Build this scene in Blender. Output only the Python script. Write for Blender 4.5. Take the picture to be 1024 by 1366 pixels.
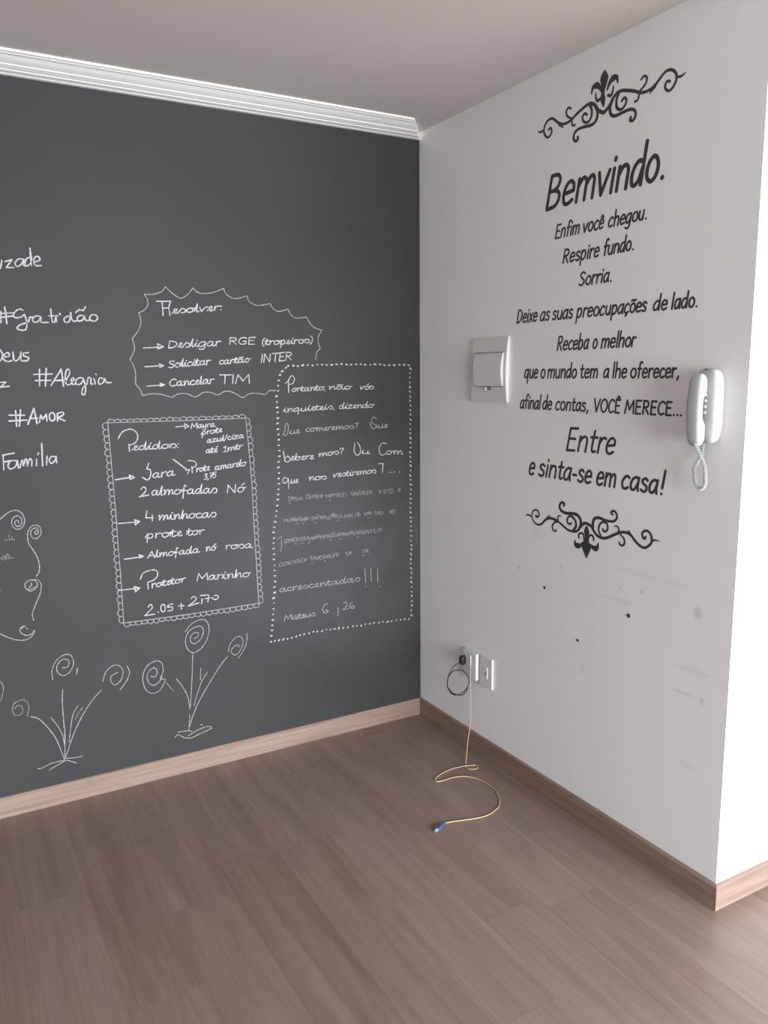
import bpy, bmesh, math, random
from mathutils import Vector, Matrix

for o in list(bpy.data.objects):
    bpy.data.objects.remove(o)
SC = bpy.context.scene
COL = SC.collection
rng = random.Random(11)

# ------------------------------------------------------------------ camera
IMG_W, IMG_H = 1024, 1366
F_PX = 1076.7284
cam_data = bpy.data.cameras.new('camera')
cam = bpy.data.objects.new('camera', cam_data)
COL.objects.link(cam)
cam_data.sensor_fit = 'VERTICAL'
cam_data.sensor_height = 36.0
cam_data.lens = 36.0 * F_PX / IMG_H
cam_data.clip_start = 0.05
YAW, PITCH, ROLL = 0.5150, -0.1676, -0.0097
fw = Vector((0.4856073, 0.8581083, -0.1668404)); rt = Vector((0.8694707, -0.4938923, -0.0095405)); up = Vector((0.0905880, 0.1404299, 0.9859378))
cam.matrix_world = Matrix(((rt.x, up.x, -fw.x, -1.92078), (rt.y, up.y, -fw.y, -3.06079),
                           (rt.z, up.z, -fw.z, 1.57614), (0, 0, 0, 1)))
SC.camera = cam

# ------------------------------------------------------------------ room size (metres)
CEIL = 2.580            # ceiling height
PIER = 1.6456           # length of the white wall, corner to outer edge
X_LEFT, X_RIGHT = -4.3, 3.2
Y_FRONT = -6.3          # wall with the balcony window, behind the camera
WIN = (-2.1, 3.0, 0.02, 2.1)   # balcony window: x0, x1, z0, z1

# ------------------------------------------------------------------ light
world = bpy.data.worlds.new('overcast_sky'); SC.world = world
world.use_nodes = True
bg = world.node_tree.nodes['Background']
bg.inputs[0].default_value = (0.85, 0.93, 1.0, 1); bg.inputs[1].default_value = 0.4

def area_light(name, loc, target, sx, sy, power, color, spread=180):
    d = bpy.data.lights.new(name, 'AREA'); d.shape = 'RECTANGLE'
    d.spread = math.radians(spread)
    d.size, d.size_y, d.energy, d.color = sx, sy, power, color
    o = bpy.data.objects.new(name, d); COL.objects.link(o)
    o.location = loc
    o.rotation_euler = (Vector(target) - Vector(loc)).to_track_quat('-Z', 'Y').to_euler()
    return o
area_light('balcony_daylight', (0.45, Y_FRONT - 0.4, 1.3), (0.45, 0.0, -1.7), 5.3, 2.0, 655, (0.915, 0.97, 1.04), 130)

SC.view_settings.view_transform = 'Standard'
SC.view_settings.look = 'None'
SC.view_settings.exposure = 0.0
SC.view_settings.gamma = 1.0
SC.view_settings.use_curve_mapping = False
SC.cycles.max_bounces = 12
SC.cycles.diffuse_bounces = 8

# ------------------------------------------------------------------ materials
def lin(r, g, b):
    f = lambda c: c / 12.92 if c <= 0.04045 else ((c + 0.055) / 1.055) ** 2.4
    return (f(r / 255), f(g / 255), f(b / 255), 1)
class Mat:
    def __init__(s, name, color, rough=0.5, spec=0.5):
        s.m = bpy.data.materials.new(name); s.m.use_nodes = True
        s.n = s.m.node_tree.nodes; s.l = s.m.node_tree.links
        s.b = s.n['Principled BSDF']
        s.b.inputs['Base Color'].default_value = color
        s.b.inputs['Roughness'].default_value = rough
        s.b.inputs['Specular IOR Level'].default_value = spec
    def node(s, t, **kw):
        n = s.n.new(t)
        for k, v in kw.items():
            if k in n.inputs: n.inputs[k].default_value = v
            else: setattr(n, k, v)
        return n
    def link(s, a, b): s.l.new(a, b)
    def coords(s, scale=(1, 1, 1)):
        t = s.node('ShaderNodeNewGeometry'); mp = s.node('ShaderNodeMapping')
        mp.inputs['Scale'].default_value = scale
        s.link(t.outputs['Position'], mp.inputs['Vector']); return mp.outputs[0]
    def noise(s, scale, detail=3, stretch=(1, 1, 1), rough=0.5):
        n = s.node('ShaderNodeTexNoise')
        n.inputs['Scale'].default_value = scale; n.inputs['Detail'].default_value = detail
        n.inputs['Roughness'].default_value = rough
        s.link(s.coords(stretch), n.inputs['Vector']); return n.outputs['Fac']
    def math(s, op, a, b=None, clamp=False):
        n = s.node('ShaderNodeMath', operation=op); n.use_clamp = clamp
        for i, v in enumerate((a, b)):
            if v is None: continue
            if isinstance(v, (int, float)): n.inputs[i].default_value = v
            else: s.link(v, n.inputs[i])
        return n.outputs[0]
    def ramp(s, fac, stops):
        r = s.node('ShaderNodeValToRGB'); e = r.color_ramp.elements
        while len(e) < len(stops): e.new(0.5)
        for el, (p, c) in zip(e, stops): el.position = p; el.color = c
        s.link(fac, r.inputs[0]); return r.outputs[0]
    def mix(s, fac, a, b, mode='MIX'):
        n = s.node('ShaderNodeMix', data_type='RGBA', blend_type=mode)
        for i, v in ((0, fac), (6, a), (7, b)):
            if isinstance(v, (int, float, tuple)): n.inputs[i].default_value = v
            else: s.link(v, n.inputs[i])
        return n.outputs[2]
    def color(s, out): s.link(out, s.b.inputs['Base Color'])
    def bump(s, h, strength=0.1, dist=0.01):
        b = s.node('ShaderNodeBump'); b.inputs['Strength'].default_value = strength
        b.inputs['Distance'].default_value = dist
        s.link(h, b.inputs['Height']); s.link(b.outputs[0], s.b.inputs['Normal'])

# dark chalkboard paint, faintly clouded by wiped chalk dust and a painted sheen
def chalkboard():
    m = Mat('chalkboard_paint', lin(55, 55, 56), 0.55, 0.12)
    c = m.ramp(m.noise(1.3, 5), [(0.3, lin(52, 52, 52)), (0.7, lin(58, 58, 58))])
    # rubbed chalk dust over the verse, plus a soft sheen painted into the colour
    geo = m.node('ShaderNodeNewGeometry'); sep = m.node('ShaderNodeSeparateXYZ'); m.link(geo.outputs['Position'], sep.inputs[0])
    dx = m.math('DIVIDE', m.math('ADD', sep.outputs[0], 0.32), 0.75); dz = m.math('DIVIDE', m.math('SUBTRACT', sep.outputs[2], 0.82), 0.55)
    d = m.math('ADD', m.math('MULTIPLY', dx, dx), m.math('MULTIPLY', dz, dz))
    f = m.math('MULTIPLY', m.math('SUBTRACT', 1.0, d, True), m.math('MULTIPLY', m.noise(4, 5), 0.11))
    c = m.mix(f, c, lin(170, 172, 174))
    m.color(c); m.bump(m.noise(160, 2), 0.06, 0.002)
    return m.m
def plaster(name, col, smudge=False):
    m = Mat(name, col, 0.55, 0.35)
    c = m.mix(m.math('MULTIPLY', m.noise(2.2, 4), 0.10), col, tuple(v * 0.82 for v in col[:3]) + (1,))
    if smudge:   # scuffs left on the wall paint: (y, z, size in y, size in z, strength)
        geo = m.node('ShaderNodeNewGeometry'); sep = m.node('ShaderNodeSeparateXYZ')
        m.link(geo.outputs['Position'], sep.inputs[0])
        for sy, sz, ry, rz, k in ((0.706, 0.850, .010, .010, .20), (0.939, 0.898, .009, .009, .2), (1.221, 0.890, .009, .010, .16),
                (1.310, 0.896, .013, .008, .22), (1.526, 0.880, .020, .024, .22), (1.06, 0.565, .014, .03, .10), (1.494, 0.621, .04, .006, .16),
                (1.559, 0.618, .012, .016, .20), (0.80, 1.0, .05, .03, .06), (1.22, 0.845, .10, .012, .08), (1.53, 0.70, .09, .015, .08), (1.36, 0.95, .22, .012, .05), (1.52, 0.40, .05, .012, .07)):
            dy = m.math('DIVIDE', m.math('ADD', sep.outputs[1], sy), ry)
            dz = m.math('DIVIDE', m.math('SUBTRACT', sep.outputs[2], sz), rz)
            d = m.math('ADD', m.math('MULTIPLY', dy, dy), m.math('MULTIPLY', dz, dz))
            f = m.math('MULTIPLY', m.math('SUBTRACT', 1.0, d, True), k)
            c = m.mix(f, c, lin(70, 66, 66))
    m.color(c); m.bump(m.noise(90, 3), 0.08, 0.002)
    return m.m
FLOOR_D, FLOOR_M, FLOOR_L, FLOOR_P = (103, 83, 74), (122, 103, 93), (135, 117, 107), (136, 119, 110)
def laminate():
    m = Mat('laminate_planks', lin(128, 104, 92), 0.42, 0.42)
    geo = m.node('ShaderNodeNewGeometry'); sep = m.node('ShaderNodeSeparateXYZ')
    m.link(geo.outputs['Position'], sep.inputs[0])
    row = m.math('FLOOR', m.math('DIVIDE', m.math('ADD', sep.outputs[0], 0.04), 0.196))
    wn = m.node('ShaderNodeTexWhiteNoise', noise_dimensions='1D'); m.link(row, wn.inputs['W'])
    yy = m.math('ADD', sep.outputs[1], m.math('MULTIPLY', wn.outputs['Value'], 1.3))
    seg = m.math('FLOOR', m.math('DIVIDE', yy, 1.3))
    cmb = m.node('ShaderNodeCombineXYZ'); m.link(row, cmb.inputs[0]); m.link(seg, cmb.inputs[1])
    w2 = m.node('ShaderNodeTexWhiteNoise', noise_dimensions='2D'); m.link(cmb.outputs[0], w2.inputs['Vector'])
    # grain: long streaks running along the plank, shifted from plank to plank
    off = m.node('ShaderNodeCombineXYZ')
    m.link(m.math('ADD', m.math('MULTIPLY', sep.outputs[0], 16.0), m.math('MULTIPLY', w2.outputs['Value'], 90.0)), off.inputs[0])
    m.link(m.math('MULTIPLY', sep.outputs[1], 1.3), off.inputs[1])
    g1 = m.node('ShaderNodeTexNoise'); g1.inputs['Scale'].default_value = 1.0; g1.inputs['Detail'].default_value = 6
    g1.inputs['Roughness'].default_value = 0.6; g1.inputs['Distortion'].default_value = 0.6
    m.link(off.outputs[0], g1.inputs['Vector'])
    off2 = m.node('ShaderNodeVectorMath', operation='MULTIPLY'); m.link(off.outputs[0], off2.inputs[0]); off2.inputs[1].default_value = (5, 2.2, 1)
    g2 = m.node('ShaderNodeTexNoise'); g2.inputs['Scale'].default_value = 1.2; g2.inputs['Detail'].default_value = 4
    m.link(off2.outputs[0], g2.inputs['Vector'])
    c = m.ramp(g1.outputs['Fac'], [(0.25, lin(*FLOOR_D)), (0.5, lin(*FLOOR_M)), (0.75, lin(*FLOOR_L))])
    c = m.mix(m.math('MULTIPLY', w2.outputs['Value'], 0.6), c, lin(*FLOOR_P))
    c = m.mix(m.math('MULTIPLY', m.math('SUBTRACT', g2.outputs['Fac'], 0.45, True), 1.2), c, lin(*FLOOR_D))
    # thin joints between planks
    fx = m.math('FRACT', m.math('DIVIDE', m.math('ADD', sep.outputs[0], 0.04), 0.196))
    jx = m.math('LESS_THAN', fx, 0.008); fy = m.math('FRACT', m.math('DIVIDE', yy, 1.3)); jy = m.math('LESS_THAN', fy, 0.0014)
    c = m.mix(m.math('MULTIPLY', m.math('MAXIMUM', jx, jy), 0.28), c, lin(70, 54, 47))
    m.color(c); m.bump(g2.outputs['Fac'], 0.05, 0.002)
    return m.m

def skirting(name, axis):
    m = Mat(name, lin(150, 128, 116), 0.45, 0.4)
    st = (1.5, 40, 40) if axis == 'x' else (40, 1.5, 40)
    c = m.ramp(m.noise(1.6, 5, st, 0.6), [(0.3, lin(117, 96, 85)), (0.55, lin(135, 114, 102)), (0.75, lin(148, 128, 116))])
    m.color(c); return m.m
def chalk(name, lo, hi, dens):
    m = Mat(name, hi, 0.95, 0.1)
    f = m.ramp(m.noise(380, 2), [(dens - 0.12, (0, 0, 0, 1)), (dens + 0.12, (1, 1, 1, 1))])
    m.color(m.mix(f, lo, hi)); return m.m
M = dict(
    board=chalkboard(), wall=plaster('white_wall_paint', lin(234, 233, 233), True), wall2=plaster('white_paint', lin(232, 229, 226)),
    ceiling=plaster('ceiling_paint', lin(207, 201, 194)), floor=laminate(), crown=Mat('white_gloss_moulding', lin(250, 249, 247), 0.4, 0.5).m,
    skx=skirting('wood_skirting_x', 'x'), sky=skirting('wood_skirting_y', 'y'),
    chalk=chalk('chalk', lin(108, 108, 108), lin(186, 186, 186), 0.44), soft=chalk('soft_chalk', lin(98, 98, 98), lin(158, 158, 158), 0.47),
    faint=chalk('faint_chalk', lin(88, 88, 88), lin(140, 140, 140), 0.5), ghost=chalk('rubbed_chalk', lin(76, 76, 76), lin(124, 124, 124), 0.52),
    vinyl=Mat('black_vinyl', lin(60, 58, 62), 0.5, 0.4).m,
    plastic=Mat('white_plastic', lin(216, 215, 213), 0.35, 0.5).m, phone=Mat('white_phone_plastic', lin(176, 178, 175), 0.5, 0.2).m,
    shadowgap=Mat('gap_shade_grey', lin(120, 120, 120), 0.5, 0.4).m,  # grey stands in for the shade inside seams, latch notch, jack and slot
    black=Mat('black_rubber', lin(38, 35, 35), 0.5, 0.4).m, fibre=Mat('yellow_cable', lin(205, 171, 128), 0.45, 0.4).m,
    blue=Mat('blue_plastic', lin(56, 80, 126), 0.35, 0.5).m, cap=Mat('clear_grey_cap', lin(140, 150, 165), 0.3, 0.5).m, hole=Mat('dark_hole', lin(60, 58, 60), 0.9, 0.1).m,
)

# ------------------------------------------------------------------ mesh helpers
def mesh_obj(name, verts, faces, mat, parent=None, loc=(0, 0, 0), smooth=False):
    me = bpy.data.meshes.new(name); me.from_pydata([tuple(v) for v in verts], [], faces); me.update()
    bm = bmesh.new(); bm.from_mesh(me); bmesh.ops.recalc_face_normals(bm, faces=bm.faces); bm.to_mesh(me); bm.free()
    me.materials.append(mat)
    if smooth:
        me.polygons.foreach_set('use_smooth', [True] * len(me.polygons))
    o = bpy.data.objects.new(name, me); COL.objects.link(o); o.location = loc
    if parent: o.parent = parent
    return o
def bm_obj(name, bm, mat, parent=None, loc=(0, 0, 0), smooth=False):
    me = bpy.data.meshes.new(name); bmesh.ops.recalc_face_normals(bm, faces=bm.faces); bm.to_mesh(me); bm.free()
    me.materials.append(mat)
    if smooth: me.polygons.foreach_set('use_smooth', [True] * len(me.polygons))
    o = bpy.data.objects.new(name, me); COL.objects.link(o); o.location = loc
    if parent: o.parent = parent
    return o
def thing(name, label, cat, loc=(0, 0, 0), group=None):
    o = bpy.data.objects.new(name, None); COL.objects.link(o); o.location = loc
    o.empty_display_size = 0.05
    return tag(o, label, cat, group)
def tag(o, label, cat, group=None):
    o['label'] = label; o['category'] = cat
    if group: o['group'] = group
    return o
def struct(o, label=None, cat=None):
    o['kind'] = 'structure'
    if label: o['label'] = label; o['category'] = cat
    return o
def prism(name, outline, z0, z1, mat):
    n = len(outline)
    v = [(x, y, z0) for x, y in outline] + [(x, y, z1) for x, y in outline]
    f = [tuple(range(n)), tuple(range(n, 2 * n))] + [(i, (i + 1) % n, n + (i + 1) % n, n + i) for i in range(n)]
    return mesh_obj(name, v, f, mat)
def boxes(name, bxs, mat):
    v, f = [], []
    for x0, x1, y0, y1, z0, z1 in bxs:
        b = len(v)
        v += [(x, y, z) for x in (x0, x1) for y in (y0, y1) for z in (z0, z1)]
        f += [tuple(b + i for i in q) for q in ((0, 1, 3, 2), (4, 6, 7, 5), (0, 4, 5, 1), (2, 3, 7, 6), (0, 2, 6, 4), (1, 5, 7, 3))]
    return mesh_obj(name, v, f, mat)
def smooth_path(pts, n=6):
    """Catmull-Rom through the points; a doubled point keeps a corner."""
    d = len(pts[0]); runs = [[pts[0]]]
    for p in pts[1:]:
        if p == runs[-1][-1]: runs.append([p])
        else: runs[-1].append(p)
    out = []
    for r in runs:
        if len(r) == 1: continue
        if len(r) == 2: seg = list(r)
        else:
            closed = math.dist(r[0], r[-1]) < 1e-6
            seg = []
            for i in range(len(r) - 1):
                p1, p2 = r[i], r[i + 1]
                p0 = r[i - 1] if i else (r[-2] if closed else tuple(2 * a - b for a, b in zip(p1, p2)))
                p3 = r[i + 2] if i + 2 < len(r) else (r[1] if closed else tuple(2 * b - a for a, b in zip(p1, p2)))
                for k in range(n):
                    t = k / n
                    seg.append(tuple(0.5 * (2 * b + (c - a) * t + (2 * a - 5 * b + 4 * c - e) * t * t + (3 * b - a - 3 * c + e) * t ** 3)
                                     for a, b, c, e in zip(p0, p1, p2, p3)))
            seg.append(r[-1])
        out += seg if not out else seg[1:]
    return out
def corner_runs(pts, n=5):
    runs = [[pts[0]]]
    for p in pts[1:]:
        if p == runs[-1][-1]: runs.append([p])
        else: runs[-1].append(p)
    return [smooth_path(r, n) for r in runs if len(r) > 1]
def tube(pts, radius, seg=8, caps=True):
    """verts, faces of a round tube along pts; radius may be a list."""
    P = [Vector(p) for p in pts]; n = len(P); V = []; Fc = []
    T = [(P[min(i + 1, n - 1)] - P[max(i - 1, 0)]).normalized() for i in range(n)]
    N = T[0].orthogonal().normalized()
    for i in range(n):
        N = (N - T[i] * N.dot(T[i])).normalized(); B = T[i].cross(N)
        r = radius[i] if isinstance(radius, (list, tuple)) else radius
        for k in range(seg):
            a = 2 * math.pi * k / seg
            V.append(P[i] + N * (r * math.cos(a)) + B * (r * math.sin(a)))
    for i in range(n - 1):
        for k in range(seg):
            Fc.append((i * seg + k, i * seg + (k + 1) % seg, (i + 1) * seg + (k + 1) % seg, (i + 1) * seg + k))
    if caps: Fc += [tuple(range(seg)), tuple(range((n - 1) * seg, n * seg))]
    return V, Fc
def parse(s, k=0.001):
    out = []
    for st in s.split('/'):
        if st:
            sharp = st[0] == '!'
            out.append((sharp, [tuple(float(v) * k for v in q.split(',')) for q in st.lstrip('!').split()]))
    return out
def ribbons(strokes, width, wobble=0.0, thick=0.0006):
    """flat drawn strokes: 2D verts (u, v, height) and faces, with round ends. width: metres or (start, middle, end)."""
    V, Fc = [], []; lift = 0.0
    for sharp, pts in strokes:
        if len(pts) < 2: continue
        runs = [pts[i:i + 2] for i in range(len(pts) - 1)] if sharp else corner_runs(pts)
        for r in runs:
            q = [r[0]]
            for p in r[1:]:
                if math.dist(p, q[-1]) > 1e-5: q.append(p)
            if len(q) < 2: continue
            lift += 0.000004; n = len(q); L = []; R = []; h = thick + lift
            for i, p in enumerate(q):
                a, b = q[max(i - 1, 0)], q[min(i + 1, n - 1)]
                dx, dy = b[0] - a[0], b[1] - a[1]; l = math.hypot(dx, dy) or 1e-9
                t = i / (n - 1)
                if isinstance(width, tuple):
                    w = width[0] + (width[1] - width[0]) * t * 2 if t < 0.5 else width[1] + (width[2] - width[1]) * (t * 2 - 1)
                else: w = width
                w *= 0.5 * (1 + rng.uniform(-wobble, wobble))
                L.append((p[0] - dy / l * w, p[1] + dx / l * w)); R.append((p[0] + dy / l * w, p[1] - dx / l * w))
            def cap(c, frm, sgn):
                dx, dy = frm[0] - c[0], frm[1] - c[1]
                return [(c[0] + dx * math.cos(a) - dy * math.sin(a), c[1] + dx * math.sin(a) + dy * math.cos(a)) for a in (math.pi * k / 5 for k in range(1, 5))]
            end = cap(q[-1], R[-1], 1); start = cap(q[0], L[0], 1)
            # quads along the stroke plus the two round caps, then a skirt to the wall
            base = len(V); V += [(x, y, h) for x, y in L] + [(x, y, h) for x, y in R]
            for i in range(n - 1): Fc.append((base + i, base + i + 1, base + n + i + 1, base + n + i))
            e0 = len(V); V += [(x, y, h - 0.00006) for x, y in end]; Fc.append(tuple([base + 2 * n - 1] + list(range(e0, e0 + 4)) + [base + n - 1]))
            s0 = len(V); V += [(x, y, h - 0.00006) for x, y in start]; Fc.append(tuple([base] + list(range(s0, s0 + 4)) + [base + n]))
            ring = [base + i for i in range(n)] + list(range(e0 + 3, e0 - 1, -1)) + [base + n + i for i in range(n - 1, -1, -1)] + list(range(s0 + 3, s0 - 1, -1))
            b0 = len(V); V += [(V[i][0], V[i][1], 0.0) for i in ring]
            m = len(ring)
            for i in range(m): Fc.append((ring[i], ring[(i + 1) % m], b0 + (i + 1) % m, b0 + i))
    return V, Fc
def on_wall(name, V, Fc, mat, to3d, parent=None, origin=None):
    """places flat strokes on a wall; the object's own origin sits in the middle of its strokes."""
    P = [Vector(to3d(*v)) for v in V]
    c = origin or sum(P, Vector()) / len(P)
    base = parent.location if parent else Vector()
    return mesh_obj(name, [p - c for p in P], Fc, mat, parent, c - base)
def clusters(strokes):
    """strokes that stand close together, as one word or one figure each."""
    strokes = [t for sh, q in strokes for t in ([(sh, q[i:i + 2]) for i in range(len(q) - 1)] if sh else [(sh, q)])]
    bx = [(min(p[0] for p in q), max(p[0] for p in q), min(p[1] for p in q), max(p[1] for p in q)) for _, q in strokes]
    idx = list(range(len(bx)))
    def find(i):
        while idx[i] != i: i = idx[i]
        return i
    for i in range(len(bx)):
        for j in range(i):
            a, b = bx[i], bx[j]
            g = math.hypot(max(0, a[0] - b[1], b[0] - a[1]), max(0, a[2] - b[3], b[2] - a[3]))
            sz = max(a[1] - a[0], a[3] - a[2], b[1] - b[0], b[3] - b[2])
            if g <= max(0.0135, 0.4 * sz): idx[find(i)] = find(j)
    out = {}
    for i, s in enumerate(strokes): out.setdefault(find(i), []).append(s)
    return list(out.values())
def dark_wall(u, v, h): return (u, -0.0001 - h, v)         # chalkboard wall, y = 0
def white_wall(u, v, h): return (-h, -u, v)       # white wall, x = 0, u runs away from the corner
def superbox(cx, cy, cz, sx, sy, sz, e=0.35, nu=28, nv=16):
    """rounded block (superellipsoid), full sizes sx, sy, sz."""
    def p(c, k): return math.copysign(abs(c) ** k, c)
    V, Fc = [], []
    for j in range(nv + 1):
        a = -math.pi / 2 + math.pi * j / nv
        for i in range(nu):
            b = 2 * math.pi * i / nu
            V.append((cx + sx / 2 * p(math.cos(a), e) * p(math.cos(b), e), cy + sy / 2 * p(math.cos(a), e) * p(math.sin(b), e), cz + sz / 2 * p(math.sin(a), e)))
    for j in range(nv):
        for i in range(nu):
            Fc.append((j * nu + i, j * nu + (i + 1) % nu, (j + 1) * nu + (i + 1) % nu, (j + 1) * nu + i))
    return V, Fc
def bevel(o, w, seg=2):
    md = o.modifiers.new('bevel', 'BEVEL'); md.width = w; md.segments = seg; md.limit_method = 'ANGLE'; md.angle_limit = math.radians(40)
    return o
def extrude_profile(name, prof, y0, y1, mat, parent, off, bev=0.0015):
    """prof: (x, z) outline of a cover seen from its side, swept along y."""
    n = len(prof)
    V = [(x - off[0], y0 - off[1], z - off[2]) for x, z in prof] + [(x - off[0], y1 - off[1], z - off[2]) for x, z in prof]
    f = [tuple(range(n)), tuple(range(n, 2 * n))] + [(i, (i + 1) % n, n + (i + 1) % n, n + i) for i in range(n)]
    return bevel(mesh_obj(name, V, f, mat, parent), bev, 3)

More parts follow.
